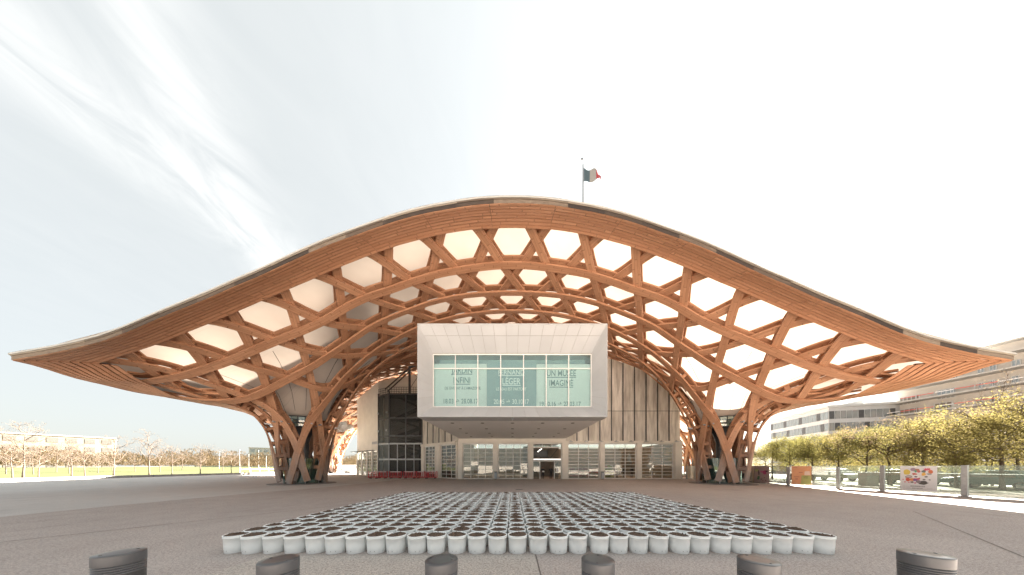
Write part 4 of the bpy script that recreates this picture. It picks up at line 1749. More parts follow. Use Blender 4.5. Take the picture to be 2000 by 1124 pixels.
BM = bollard_meshes()
for me in BM[:1]:
    me.polygons.foreach_set('use_smooth', [True] * len(me.polygons))
    try:
        me.shade_smooth_by_angle(R(35))
    except Exception:
        pass
for i, (x, y) in enumerate(((-3.19, 1.955), (-1.83, 1.885), (-0.556, 1.885), (0.67, 1.89), (1.92, 1.88), (3.30, 1.925))):
    t = thing('bollard', BLAB[i], 'bollard', (x, y, -.03 if 0 < i < 5 else 0), rb.uniform(0, 6), 'grey bollards along the near edge of the plaza')
    for nm, me in zip(('post', 'cap', 'louvre_core'), BM):
        link(nm, me, t)

# ------------------------------------------------------------------ red barriers
def barrier_mesh():
    b, w = MB(), 1.9
    b.box(-w / 2, w / 2, -.03, .03, .92, 1.04)
    b.box(-w / 2, w / 2, -.03, .03, .14, .26)
    b.box(-w / 2, -w / 2 + .1, -.028, .028, .262, .918)
    b.box(w / 2 - .1, w / 2, -.028, .028, .262, .918)
    for k in range(1, 8):
        x = -w / 2 + .05 + (w - .1) * k / 8
        b.box(x - .045, x + .045, -.024, .024, .262, .918)
    f = MB()
    for x in (-.62, .62):
        f.prism([(x - .09, -.26), (x + .09, -.26), (x + .09, .26), (x - .09, .26)], 0, .12)
        f.box(x - .05, x + .05, -.05, .05, .122, .138)
    r = MB()
    r.box(-.75, .75, -.036, -.031, .94, 1.02)
    return b.mesh('barrier_panel', M['red']), f.mesh('foot', M['black']), r.mesh('reflective_strip', M['reflect'])


BA = barrier_mesh()
bpts = [(-20.35, 35.6, .9), (-19.2, 35.15, .05), (-17.1, 35.15, .0), (-15.0, 35.2, .03), (-13.2, 35.3, -.1), (-11.9, 35.0, .08)]
for i, (x, y, a) in enumerate(bpts):
    lb = ['leftmost red plastic barrier, turned at an angle before the stair tower', 'second red barrier from the left before the stair tower', 'third red barrier from the left before the stair tower',
          'fourth red barrier from the left before the stair tower', 'fifth red barrier from the left, by the glazed wing', 'rightmost red barrier, in front of the glazed wing'][i]
    t = thing('barrier', lb, 'barrier', (x, y, 0), a, 'red barriers below the stair tower')
    for nm, me in zip(('barrier_panel', 'foot', 'reflective_strip'), BA):
        link(nm, me, t)

# ------------------------------------------------------------------ people
def person(name, label, loc, rz, h=1.74, hands='paper', group=None, arms=0.1):
    """one skinned body, standing relaxed; local +(-Y) is the front"""
    t = thing(name, label, 'person', loc, rz, group)
    k = h / 1.75
    J = {'pelvis': (0, 0, .95), 'waist': (0, 0, 1.10), 'chest': (0, .0, 1.30), 'neck0': (0, .0, 1.45), 'neck': (0, -.005, 1.52), 'head': (0, -.015, 1.62), 'crown': (0, -.01, 1.71)}
    rad = {'pelvis': (.155, .11), 'waist': (.135, .10), 'chest': (.165, .115), 'neck0': (.09, .07), 'neck': (.052, .052), 'head': (.075, .092), 'crown': (.055, .065)}
    E = [('pelvis', 'waist'), ('waist', 'chest'), ('chest', 'neck0'), ('neck0', 'neck'), ('neck', 'head'), ('head', 'crown')]
    for s, n in ((-1, 'l'), (1, 'r')):
        J['hip' + n] = (s * .095, 0, .90)
        J['knee' + n] = (s * .105, -.015, .49)
        J['ankle' + n] = (s * .11, .01, .09)
        J['toe' + n] = (s * .13, -.14, .035)
        rad['hip' + n] = (.092, .095)
        rad['knee' + n] = (.06, .062)
        rad['ankle' + n] = (.045, .05)
        rad['toe' + n] = (.042, .03)
        E += [('pelvis', 'hip' + n), ('hip' + n, 'knee' + n), ('knee' + n, 'ankle' + n), ('ankle' + n, 'toe' + n)]
        J['sh' + n] = (s * .19, .0, 1.40)
        J['el' + n] = (s * (.235 + arms * .3), .02, 1.13)
        if hands == 'paper':
            J['wr' + n] = (s * .12, -.2, 1.08)
            J['hand' + n] = (s * .07, -.25, 1.10)
        else:
            J['wr' + n] = (s * (.25 + arms * .3), -.05, .89)
            J['hand' + n] = (s * (.245 + arms * .3), -.07, .80)
        rad['sh' + n] = (.068, .068)
        rad['el' + n] = (.045, .045)
        rad['wr' + n] = (.032, .03)
        rad['hand' + n] = (.036, .02)
        E += [('chest', 'sh' + n), ('sh' + n, 'el' + n), ('el' + n, 'wr' + n), ('wr' + n, 'hand' + n)]
    names = list(J)
    me = bpy.data.meshes.new('skeleton')
    me.from_pydata([tuple(np.array(J[n]) * k) for n in names], [(names.index(a), names.index(c)) for a, c in E], [])
    tmp = bpy.data.objects.new('skeleton', me)
    COL.objects.link(tmp)
    sm = tmp.modifiers.new('skin', 'SKIN')
    lay = me.skin_vertices[0].data if me.skin_vertices else None
    if lay is None:
        bpy.context.view_layer.objects.active = tmp
        lay = me.skin_vertices.new().data if hasattr(me.skin_vertices, 'new') else None
    if lay:
        for i, n in enumerate(names):
            lay[i].radius = tuple(np.array(rad[n]) * k)
            lay[i].use_root = (n == 'pelvis')
    sub = tmp.modifiers.new('sub', 'SUBSURF')
    sub.levels = sub.render_levels = 2
    dg = bpy.context.evaluated_depsgraph_get()
    bmesh_ = bpy.data.meshes.new_from_object(tmp.evaluated_get(dg))
    bpy.data.objects.remove(tmp)
    bmesh_.materials.clear()
    for m in ('cloth', 'skin'):
        bmesh_.materials.append(M[m])
    for p in bmesh_.polygons:
        c = p.center
        p.use_smooth = True
        hand = (c.z < .86 * k and abs(c.x) > .2 * k and c.z > .7 * k) if hands != 'paper' else (c.y < -.2 * k and c.z > .9 * k and c.z < 1.2 * k)
        p.material_index = 1 if c.z > 1.51 * k or hand else 0
    link('body', bmesh_, t)
    b = MB()
    ns = 14
    V = []
    for i in range(6):
        ph = i / 5 * PI * .55
        for j in range(ns):
            a = 2 * PI * j / ns
            V.append((.087 * math.sin(ph) * math.cos(a) * k, (.012 + .102 * math.sin(ph) * math.sin(a)) * k, (1.635 + .115 * math.cos(ph) + (-.05 if math.sin(a) > .2 and i == 5 else 0)) * k))
    b.raw(V, [(i * ns + j, i * ns + (j + 1) % ns, (i + 1) * ns + (j + 1) % ns, (i + 1) * ns + j) for i in range(5) for j in range(ns)])
    b.build('hair', M['hair'], t, smooth=True)
    b = MB()
    b.box(-.012 * k, .012 * k, -.125 * k, -.10 * k, 1.60 * k, 1.635 * k)
    for s in (-1, 1):
        b.box((s * .09 - .008) * k, (s * .09 + .008) * k, -.02 * k, .03 * k, 1.59 * k, 1.65 * k)
    b.build('nose_and_ears', M['skin'], t)
    if hands == 'paper':
        b = MB()
        b.box(-.15 * k, .15 * k, -.285 * k, -.278 * k, .98 * k, 1.18 * k)
        b.build('held_paper', M['paper'], t)
    else:
        b = MB()
        b.box(-.03 * k, .05 * k, -.135 * k, -.128 * k, 1.24 * k, 1.30 * k)
        b.build('badge', M['paper'], t)
    return t


def fpx(x, d):
    return (x - CX) * d / F


person('person', 'person in dark clothes holding a white sheet, left in the entrance doorway', (fpx(1060.2, 33.75), 33.75, 0), .15)
person('person', 'person in a dark suit with a badge, right of the entrance doorway', (fpx(1076, 33.8), 33.8, 0), -.1, hands='hang')
for i, (x, d, h, a) in enumerate(((1205, 36.4, 1.68, .6), (1219, 37.0, 1.78, 2.2), (1234, 36.2, 1.66, -1.0))):
    person('person', ['dark figure behind the glass near the green display, left of three', 'taller dark figure behind the glass, middle of three', 'dark figure behind the glass, right of three'][i], (fpx(x, d), d, 0), a, h, 'hang', 'visitors behind the facade glass')

# sign stand by the entrance
t = thing('sign_stand', 'white notice on a black pole stand right of the entrance', 'sign', (fpx(1088.3, 33.6), 33.6, 0))
b = MB()
b.lathe([(.001, .03), (.2, .025), (.22, 0)], 20)
b.tube([(0, 0, .02), (0, 0, 1.05)], .02, 8)
b.build('stand', M['black'], t)
b = MB()
b.box(-.17, .17, -.03, -.015, .98, 1.5)
b.build('notice', M['paper'], t)
# queue posts at the doorway
for i, (x, d) in enumerate(((1050.0, 33.5),)):
    t = thing('floor_stand', 'small round black floor stand left of the doorway', 'stand', (fpx(x, d), d, 0))
    b = MB()
    b.lathe([(.001, .03), (.18, .025), (.2, 0)], 18)
    b.tube([(0, 0, .02), (0, 0, .95)], .018, 8)
    b.lathe([(.03, .95), (.04, .97), (.001, 1.0)], 10)
    b.build('stand', M['black'], t)
# litter bins on the piers
for i, (x, lb) in enumerate(((968.3, 'slim grey bin on the pier between the left glass bays'), (1177.2, 'slim grey bin on the pier right of the pink display'))):
    t = thing('litter_bin', lb, 'bin', (fpx(x, 33.4), 33.4, 0), 0, 'bins against the facade piers')
    b = MB()
    b.prism([(-.17, -.1), (.17, -.1), (.17, .1), (-.17, .1)], .04, .92)
    b.build('bin_body', M['galv'], t)
    b = MB()
    b.box(-.19, .19, -.12, .12, .95, 1.06)
    b.box(-.14, .14, -.08, .08, .922, .948)
    b.box(-.15, .15, -.08, .08, 0, .038)
    b.build('bin_lid', M['black'], t)

# displays seen through the glass
dcols = {'pink': [(.45, .12, .14), (.55, .25, .25), (.35, .08, .1), (.5, .4, .38)], 'green': [(.28, .36, .06), (.4, .45, .1), (.6, .6, .2), (.5, .18, .12)]}
for nm, cl in dcols.items():
    for i, c in enumerate(cl):
        M['%s%d' % (nm, i)] = plain('%s_cover_%d' % (nm, i), c, .5, .15, 4)
for x0_, x1_, y, nm, lb, rows in ((1111, 1168, 36.5, 'pink', 'low shelves of pink and red goods behind the facade glass', (.25, .75, 1.25)), (1181, 1199, 35.9, 'green', 'rack of green and yellow goods behind the facade glass', (.2, .65, 1.1, 1.6))):
    xa, xb = fpx(x0_, y), fpx(x1_, y)
    t = thing('display_shelf', lb, 'shelf', ((xa + xb) / 2, y, 0))
    w = xb - xa
    b = MB()
    for z in rows:
        b.box(-w / 2, w / 2, -.2, .25, z - .04, z)
    b.box(-w / 2, w / 2, .252, .29, 0, rows[-1] + .45)
    b.build('shelf_frame', M['white'], t)
    r = random.Random(x0_)
    for z in rows:
        x = -w / 2 + .05
        while x < w / 2 - .3:
            ww = r.uniform(.2, .55)
            b = MB()
            b.box(x, min(x + ww, w / 2 - .02), -.15, .1, z + .002, z + r.uniform(.2, .4))
            b.build('item', M['%s%d' % (nm, r.randrange(4))], t)
            x += ww + .03

# small drain grate in the plaza
t = thing('drain_grate', 'small dark round drain grate in the plaza before the entrance', 'drain', (fpx(1014, 18.6), 18.6, 0))
b = MB()
b.lathe([(.001, .008), (.28, .008), (.32, .006)], 24)
b.build('grate', M['black'], t)
b = MB()
for k in range(5):
    b.box(-.22, .22, -.2 + .09 * k, -.16 + .09 * k, .0085, .014)
b.build('bars', M['steel'], t)

# ------------------------------------------------------------------ vegetation
def rot_about(v, axis, ang):
    return Matrix.Rotation(ang, 3, axis) @ v


def grow(rng, H, spread, crown_lo, twigs=3, flat=0.0, limbs=7, leader=True, droop=0.0, thin=False):
    """returns (wood MB, list of twig points, list of fine twig segments)"""
    mb, tips, fine = MB(), [], []
    lean = Vector((rng.uniform(-.04, .04), rng.uniform(-.04, .04), 1)).normalized()
    r0 = H * (0.013 if thin else 0.018)
    top = H * (0.93 if leader else crown_lo + .12)
    n = 7
    trunk = [lean * (top * i / n) + Vector((rng.uniform(-1, 1), rng.uniform(-1, 1), 0)) * (.012 * H * (i / n)) for i in range(n + 1)]
    mb.tube(trunk, [r0 * 1.35] + [r0 * (1 - .85 * i / n) for i in range(1, n + 1)], 8)

    def branch(p, d, L, r, lvl):
        ns = 4
        pts = [p]
        q, dd = p, d
        for i in range(ns):
            up = .16 if lvl < 2 else -.05
            dd = (dd + Vector((rng.gauss(0, .16), rng.gauss(0, .16), rng.gauss(0, .12) + up * (1 - flat) - droop * .2 * lvl))).normalized()
            q = q + dd * (L / ns)
            pts.append(q)
        mb.tube(pts, [r * (1 - .72 * i / ns) for i in range(ns + 1)], 5 if lvl < 2 else 3, cap=False)
        if lvl >= twigs:
            tips.append(pts[-1])
            tips.append(pts[2])
            return
        kids = 4 if lvl == 0 else 3
        for k in range(kids):
            f = .35 + .65 * (k + rng.random() * .6) / kids
            j = min(int(f * ns), ns - 1)
            s = pts[j].lerp(pts[j + 1], min(1, f * ns - j))
            ax = dd.orthogonal()
            ax = rot_about(ax, dd, rng.uniform(0, 2 * PI))
            nd = rot_about(dd, ax, rng.uniform(.45, .95))
            if flat:
                nd.z *= (1 - flat * .6)
                nd.normalize()
            branch(s, nd, L * rng.uniform(.5, .68), r * .5, lvl + 1)

    for k in range(limbs):
        f = crown_lo + (top / H - crown_lo) * (k / limbs) ** 1.0
        z = f * H
        p = trunk[0].lerp(trunk[-1], min(1, z / top))
        a = k * 2.4 + rng.uniform(-.4, .4)
        rise = rng.uniform(.25, .7) + .5 * (k / limbs)
        d = Vector((math.cos(a), math.sin(a), rise * (1 - flat))).normalized()
        L = spread * rng.uniform(.75, 1.1) * (1 - .45 * (k / limbs) * (1 - flat))
        branch(p, d, L, r0 * .5, 0)
    return mb, tips


def leaves(rng, tips, per, size, spread, drop=0.0):
    V, Fq = [], []
    for t in tips:
        for _ in range(per):
            c = t + Vector((rng.gauss(0, spread), rng.gauss(0, spread), rng.gauss(0, spread * .7) - rng.random() * drop))
            s = size * rng.uniform(.6, 1.3)
            a = Vector((rng.gauss(0, 1), rng.gauss(0, 1), rng.gauss(0, .7))).normalized()
            b_ = a.orthogonal().normalized()
            b_ = rot_about(b_, a, rng.uniform(0, 6.28))
            n = len(V)
            V += [tuple(c - a * s), tuple(c + b_ * s * .45), tuple(c + a * s), tuple(c - b_ * s * .45)]
            Fq.append((n, n + 1, n + 2, n + 3))
    b = MB()
    b.raw(V, Fq)
    return b


def tree_proto(seed, kind):
    rng = random.Random(seed)
    if kind == 'bare':
        w, tips = grow(rng, 6.5, 2.3, .32, 3, 0.0, 9, thin=True)
        lf = leaves(rng, tips, 1, .045, .12)
        return w.mesh('trunk', M['barkpale'], True), lf.mesh('crown', M['bud'])
    if kind == 'green':
        w, tips = grow(rng, 5.4, 2.2, .36, 3, 0.25, 8, droop=.3)
        lf = leaves(rng, tips, 20, .062, .30, .4)
        return w.mesh('trunk', M['bark'], True), lf.mesh('crown', M['leafgreen'])
    if kind == 'yellow':
        w, tips = grow(rng, 5.8, 2.7, .34, 3, 0.3, 8, droop=.5)
        lf = leaves(rng, tips, 18, .062, .30, .7)
        return w.mesh('trunk', M['bark'], True), lf.mesh('crown', M['leaf'])
    if kind == 'russet':
        w, tips = grow(rng, 6.4, 3.2, .42, 3, 0.55, 8, leader=False)
        lf = leaves(rng, tips, 8, .055, .2)
        return w.mesh('trunk', M['bark'], True), lf.mesh('crown', M['bud'])


PR = {k: [tree_proto(100 + 7 * i + hash_, k) for i in range(n)] for k, n, hash_ in (('bare', 4, 0), ('green', 3, 1), ('yellow', 3, 2), ('russet', 2, 3))}
rt = random.Random(21)


def put_tree(kind, i, x, y, h, label, group, name, sxy=1.0):
    tr, cr = PR[kind][i % len(PR[kind])]
    H = {'bare': 6.5, 'green': 5.4, 'yellow': 5.8, 'russet': 6.4}[kind]
    t = thing(name, label, 'tree', (x, y, 0), rt.uniform(0, 6.28), group)
    k = h / H
    for nm, me in (('trunk', tr), ('crown', cr)):
        o = link(nm, me, t)
        o.scale = (k * sxy, k * sxy, k)
    return t


# bare trees along the low wall, left
XW = -60.5
KN = ['nearest', 'second', 'third', 'fourth', 'fifth', 'sixth', 'seventh', 'eighth', 'ninth', 'tenth', 'eleventh']
left = [(25, 5.0), (45, 7.0), (75, 4.6), (140, 5.2), (166, 4.6), (222, 6.2), (292, 7.0), (336, 5.2), (391, 5.8), (452, 5.0)]
for i, (x, h) in enumerate(left):
    y = 62.5 * F / (CX - x)
    put_tree('bare', i, -62.5, y, h, 'bare budding tree beyond the low wall, %s from the left edge of the photo' % ORD[i], 'bare trees along the low wall', 'bare_tree', 1.05)
# second row, further off, on the grass
for i in range(12):
    x = 20 + i * 41 + rt.uniform(-8, 8)
    X = -78 - rt.uniform(0, 14)
    y = -X * F / (CX - x)
    put_tree('bare', i + 1, X, y, rt.uniform(4.2, 6.2), 'smaller looking bare tree on the grass, %s from the left in the row behind' % (ORD[i] if i < 15 else 'sixteenth'), 'bare trees on the grass bank', 'bare_tree', 1.0)

# low wall of concrete blocks
wall = thing('low_wall', 'low pale concrete block wall along the left edge of the plaza', 'wall', (XW, 45, 0))
y, k = 24.0, 0
while y < 96:
    L = 2.35
    b = MB()
    hh = .36 + rt.uniform(-.015, .015)
    b.box(XW - .22, XW + .22, y, y + L - .05, 0, hh)
    b.build('wall_block', M['kerb'], wall, world=True)
    y += L

# grass bank and far ground on the left
b = MB()
gx = [-66, -74, -82, -95, -130, -220, -400]
gz = [.02, .06, .5, 1.0, 1.25, 1.4, 1.4]
ys = np.linspace(-30, 420, 24)
V = [(x, yy, z + .12 * math.sin(yy * .11 + x)) for x, z in zip(gx, gz) for yy in ys]
V = [(a, c, max(z, .01) if a < -70 else .01) for a, c, z in V]
n = len(ys)
b.raw(V, [(i * n + j, i * n + j + 1, (i + 1) * n + j + 1, (i + 1) * n + j) for i in range(len(gx) - 1) for j in range(n - 1)])
b.build('lawn', M['lawnmat'], kind='structure', smooth=True)
sheet('road', [(-66, -30), (-61.5, -30), (-61.5, 140), (-66, 140)], 0.008, 'path')
# far trees that read as one russet mass
rng = random.Random(9)
b = MB()
V, Fq = [], []
for k in range(360):
    ang_ = rng.uniform(-1.20, -.33) if k % 3 else rng.uniform(-.95, -.30)
    d = rng.uniform(125, 230)
    c0 = Vector((math.tan(ang_) * 90 - 40, 0, 0))
    cx_, cy_ = -d * math.sin(-ang_), d * math.cos(ang_) * .9 + 8
    hh = rng.uniform(3.0, 6.5)
    rr = rng.uniform(2.5, 4.5)
    for _ in range(200):
        u = rng.random()
        a = rng.uniform(0, 6.28)
        rad = rr * math.sqrt(rng.random()) * math.sin(PI * min(1, .12 + u * .86)) ** .7
        p = Vector((cx_ + rad * math.cos(a), cy_ + rad * math.sin(a), 1.2 + hh * (.22 + .78 * u)))
        s = rng.uniform(.10, .24)
        t = Vector((rng.gauss(0, .5), rng.gauss(0, .5), 1)).normalized()
        q = t.orthogonal().normalized()
        n = len(V)
        V += [tuple(p - t * s * 2), tuple(p + q * s * .35), tuple(p + t * s * 2), tuple(p - q * s * .35)]
        Fq.append((n, n + 1, n + 2, n + 3))
b.raw(V, Fq)
b.build('distant_trees', M['bud'], kind='stuff')


def block_building(name, label, x, y, w, d, h, rz, mat, floors, cols, wmat='glassblue', z0=0.0, roof_cap=True):
    t = thing(name, label, 'building', (x, y, z0), rz)
    b = MB()
    b.box(-w / 2, w / 2, -d / 2, d / 2, 0, h)
    b.build('wall', M[mat], t)
    if roof_cap:
        b = MB()
        b.box(-w / 2 - .2, w / 2 + .2, -d / 2 - .2, d / 2 + .2, h + .002, h + .4)
        b.build('roof', M['slab'], t)
    ww, fh = w / cols, h / floors
    p = MB()
    p.box(-ww * .3, ww * .3, -.06, .1, -fh * .28, fh * .28)
    me = p.mesh('window', M[wmat])
    for i in range(cols):
        for j in range(floors):
            link('window', me, t, loc=(-w / 2 + ww * (i + .5), -d / 2, fh * (j + .52)))
    return t


M['palewall'] = plain('pale_render', (0.20, 0.175, 0.14), 0.8, 0.06)
block_building('apartment_block', 'sunlit pale building far behind the bare trees on the left', -190, 100, 26, 14, 14, R(58), 'palewall', 4, 7, 'palewindow')
block_building('apartment_block', 'small grey block on the far skyline left of the timber column', -160, 155, 12, 10, 13, R(40), 'gbfacade', 4, 4)
block_building('apartment_block', 'low far grey building on the skyline between bare trees and column', -196, 168, 30, 10, 7.5, R(40), 'gbfacade', 2, 8)
# slender light poles and posts on the far side
for i, (x, d, h) in enumerate(((468, 84, 7.4), (486, 90, 6.2), (505, 96, 8.0), (428, 80, 6.6), (520, 88, 5.2))):
    t = thing('light_pole', 'thin grey light pole on the left skyline, %s from the timber column' % ['third', 'second', 'nearest but one', 'farthest', 'nearest'][i], 'lamp post', (fpx(x, d), d, 0), 0, 'light poles on the left skyline')
    b = MB()
    b.tube([(0, 0, 0), (0, 0, h)], [.09, .05], 7)
    b.build('pole', M['galv'], t)
    b = MB()
    b.box(-.5, .08, -.09, .09, h + .002, h + .1)
    b.build('lamp_head', M['galv'], t)

# pale fence of posts along the far left
t = thing('post_fence', 'line of pale posts and rails along the far left road', 'fence', (-70, 100, 0))
M_post = MB()
M_post.box(-.07, .07, -.07, .07, 0, 1.35)
pm = M_post.mesh('post', M['offwhite'])
for k in range(26):
    yy = 62 + k * 2.4
    link('post', pm, t, loc=(-.2, yy - 100, 0))
b = MB()
b.box(-.23, -.17, 62 - 100, 122.2 - 100, .95, 1.02)
b.build('rail', M['offwhite'], t)

# white van by the back column
def vehicle(label, cat, loc, rz, col, L=4.2, H=1.5, Wd=1.75, van=False, group=None):
    t = thing('parked_' + cat, label, cat, loc, rz, group)
    M.setdefault('paint' + str(col), plain('car_paint', col, .3, .03, spec=.5))
    m = M['paint' + str(col)]
    if van:
        prof = [(-L / 2, .35), (-L / 2, H - .05), (-L / 2 + .1, H), (L * .22, H), (L * .36, H * .62), (L / 2 - .05, H * .5), (L / 2, .35)]
    else:
        prof = [(-L / 2, .32), (-L / 2 + .02, .78), (-L / 2 + .12, .86), (-L * .36, .9), (-L * .24, H - .04), (-L * .16, H), (L * .08, H), (L * .14, H - .03), (L * .27, .92), (L * .45, .8), (L / 2 - .02, .7), (L / 2, .34)]
    b = MB()
    n = len(prof)
    V = []
    for yy, s in ((-Wd / 2, 0), (-Wd / 2 + .08, 0), (Wd / 2 - .08, 0), (Wd / 2, 0)):
        for x, z in prof:
            inset = 0.0 if abs(yy) < Wd / 2 - .01 else .04
            tuck = .12 * max(0, (z - .85) / max(H - .85, .1)) * (1 if abs(yy) > 0 else 0)
            y2 = yy - math.copysign(tuck, yy)
            V.append((x * (1 - inset * .3), y2, z - (inset if z > .5 else -inset)))
    f = [tuple(range(n)), tuple(reversed(range(3 * n, 4 * n)))]
    for r_ in range(3):
        for i in range(n):
            j = (i + 1) % n
            f.append((r_ * n + i, (r_ + 1) * n + i, (r_ + 1) * n + j, r_ * n + j))
    b.raw(V, f)
    b.build('body', m, t)
    for s in (-1, 1):
        b = MB()
        yy = s * (Wd / 2 - .07)
        if van:
            q = [(L * .16, H * .6), (L * .33, H * .6), (L * .24, H * .9), (L * .16, H * .9)]
        else:
            q = [(-L * .27, .93), (L * .2, .93), (L * .1, H - .1), (-L * .19, H - .1)]
        pts = [(x, yy + s * .09 - s * .12 * max(0, (z - .85) / max(H - .85, .1)), z) for x, z in q]
        pts2 = [(x, y2 - s * .05, z) for x, y2, z in pts]
        b.raw(pts + pts2, [(0, 1, 2, 3), (7, 6, 5, 4), (0, 4, 5, 1), (1, 5, 6, 2), (2, 6, 7, 3), (3, 7, 4, 0)])
        b.build('side_window', M['glassblue'], t)
    for sx in (-.31, .31):
        for s in (-1, 1):
            w = thing('wheel', None, None)
            bpy.data.objects.remove(w)
            b = MB()
            n2, rr = 18, .31
            yy0, yy1 = s * (Wd / 2 - .2), s * (Wd / 2 + .01)
            V = [(sx * L + r_ * math.cos(2 * PI * k / n2), yy, rr + r_ * math.sin(2 * PI * k / n2)) for yy, r_ in ((yy0, rr), (yy1, rr), (yy1, rr * .62)) for k in range(n2)]
            f = [(r_ * n2 + k, r_ * n2 + (k + 1) % n2, (r_ + 1) * n2 + (k + 1) % n2, (r_ + 1) * n2 + k) for r_ in range(2) for k in range(n2)]
            b.raw(V, f)
            wo_ = b.build('wheel', M['tyre'], t)
            b = MB()
            b.raw([(sx * L + rr * .62 * math.cos(2 * PI * k / n2), yy1 - s * .02, rr + rr * .62 * math.sin(2 * PI * k / n2)) for k in range(n2)], [tuple(range(n2))])
            b.build('rim', M['galv'], wo_)
    return t


vehicle('small white van parked beyond the back column, left of the hall', 'van', (-39.5, 60, 0), R(15), (.7, .7, .7), 4.6, 2.1, 1.9, True)
vehicle('dark teal car behind the glass fence at the right edge', 'car', (38.8, 19.3, 0), R(92), (.05, .13, .14), group='cars parked behind the fence')
vehicle('grey car behind the glass fence, just right of the collage poster', 'car', (39.6, 24.4, 0), R(88), (.25, .26, .28), group='cars parked behind the fence')
vehicle('pale car behind the glass fence, between the two tall posts', 'car', (40.3, 30.4, 0), R(90), (.55, .56, .56), group='cars parked behind the fence')

# ------------------------------------------------------------------ right side: glass fence with posters
fen = thing('glass_fence', 'long fence of clear glass panels between grey posts right of the plaza', 'fence', (26, 20, 0))
FP = [Vector((24.6, 34.0, 0)), Vector((24.6, 27.0, 0)), Vector((24.75, 21.6, 0)), Vector((26.25, 19.4, 0)), Vector((26.45, 17.2, 0)), Vector((26.7, 14.2, 0)), Vector((27.0, 11.0, 0)), Vector((27.2, 8.0, 0))]
FH = 1.84
for i, p in enumerate(FP):
    b = MB()
    b.box(p.x - .06, p.x + .06, p.y - .1, p.y + .1, 0, FH - (.12 if i in (2, 3) else -.02))
    b.box(p.x - .13, p.x + .13, p.y - .16, p.y + .16, 0.002, .05)
    b.build('post', M['galv'], fen, world=True)
for i in range(len(FP) - 1):
    a, c = FP[i], FP[i + 1]
    nn = max(1, int(round((c - a).length / 1.6)))
    d = (c - a).normalized()
    nrm = Vector((-d.y, d.x, 0)) * .01
    for k in range(nn):
        p = a.lerp(c, k / nn) + d * (.08 if k == 0 else .015)
        q = a.lerp(c, (k + 1) / nn) - d * (.08 if k == nn - 1 else .015)
        b = MB()
        b.prism([(p + nrm)[:2], (q + nrm)[:2], (q - nrm)[:2], (p - nrm)[:2]], .12, FH)
        b.build('glass_panel', M['fenceglass'], fen, world=True)
    for z in (.1, 1.35):
        b = MB()
        b.bar(a + Vector((.05, 0, z)), c + Vector((.05, 0, z)), .03, .04)
        b.build('rail', M['galv'], fen, world=True)


def poster(label, a, c, z0, z1, mat):
    """poster plane hung on the plaza side of the fence from plan point a to c"""
    a, c = Vector((a[0], a[1], 0)), Vector((c[0], c[1], 0))
    d = (c - a).normalized()
    t = thing('poster', label, 'poster', tuple((a + c) / 2 + Vector((0, 0, z0))), math.atan2(d.y, d.x), 'posters hung on the glass fence')
    w = (c - a).length
    b = MB()
    b.box(-w / 2, w / 2, -.008, .008, 0, z1 - z0)
    b.build('sheet', mat, t)
    return t, w, z1 - z0


def blob(t, pts, col, layer, name='printed_shape'):
    key = 'ink' + str(col)
    if key not in M:
        M[key] = plain('printed_ink', col, .6, .06)
    b = MB()
    b.quad(*[(x, -.009 - .0015 * layer, z) for x, z in pts])
    b.build(name, M[key], t)


def disc(x, z, rx, rz, n=14, rot=0.0, wob=0.0, r=None):
    out = []
    for k in range(n):
        a = 2 * PI * k / n
        s = 1 + (r.uniform(-wob, wob) if r else 0)
        u, v = rx * s * math.cos(a), rz * s * math.sin(a)
        out.append((x + u * math.cos(rot) - v * math.sin(rot), z + u * math.sin(rot) + v * math.cos(rot)))
    return out


def star(x, z, r0, r1, n, rot=0.0):
    return [(x + (r0 if k % 2 else r1) * math.cos(PI * k / n + rot), z + (r0 if k % 2 else r1) * math.sin(PI * k / n + rot)) for k in range(2 * n)]


def fence_pt(px_):
    """plan point of a photo column on the fence line (offset to the plaza side)"""
    k = (px_ - CX) / F
    for i in range(len(FP) - 1):
        a, c = FP[i], FP[i + 1]
        fa, fc = a.x - k * a.y, c.x - k * c.y
        if fa * fc <= 0:
            s = fa / (fa - fc)
            p = a.lerp(c, s)
            return (p.x - .12, p.y - .03)
    return (26.8, 13.0)


M['pink_sheet'] = plain('pink_poster', (.42, .30, .27), .6, .08, 2)
M['orange_sheet'] = plain('orange_poster', (.66, .30, .15), .6, .08, 2)
M['white_sheet'] = plain('white_poster', (.66, .65, .66), .6, .03, 2)
t, w, h = poster('dusky pink poster with small figures, nearest the right timber column', fence_pt(1475), fence_pt(1504.5), .18, 1.79, M['pink_sheet'])
r = random.Random(2)
blob(t, disc(-.32 * w, .76 * h, .13 * w, .09 * h, 12, 0, .2, r), (.45, .44, .2), 1)
blob(t, [(-.30 * w, .18 * h), (-.14 * w, .18 * h), (-.12 * w, .40 * h), (-.26 * w, .40 * h)], (.06, .16, .08), 1)
blob(t, disc(-.18 * w, .58 * h, .06 * w, .17 * h, 10, .1, .2, r), (.14, .10, .10), 1)
blob(t, disc(.0 * w, .66 * h, .09 * w, .07 * h, 10, 0, .25, r), (.45, .12, .22), 1)
blob(t, disc(.2 * w, .64 * h, .12 * w, .12 * h, 11, .4, .3, r), (.40, .07, .15), 1)
blob(t, disc(.32 * w, .70 * h, .07 * w, .05 * h, 9, 0, .3, r), (.08, .05, .06), 2)
for k in range(9):
    blob(t, disc(r.uniform(-.05, .42) * w, r.uniform(.08, .36) * h, r.uniform(.02, .05) * w, r.uniform(.02, .05) * h, 8, 0, .3, r), (.22, .12, .11), 1)
t, w, h = poster('orange poster with a green corner, hung on the fence', fence_pt(1548), fence_pt(1586.5), .2, 1.8, M['orange_sheet'])
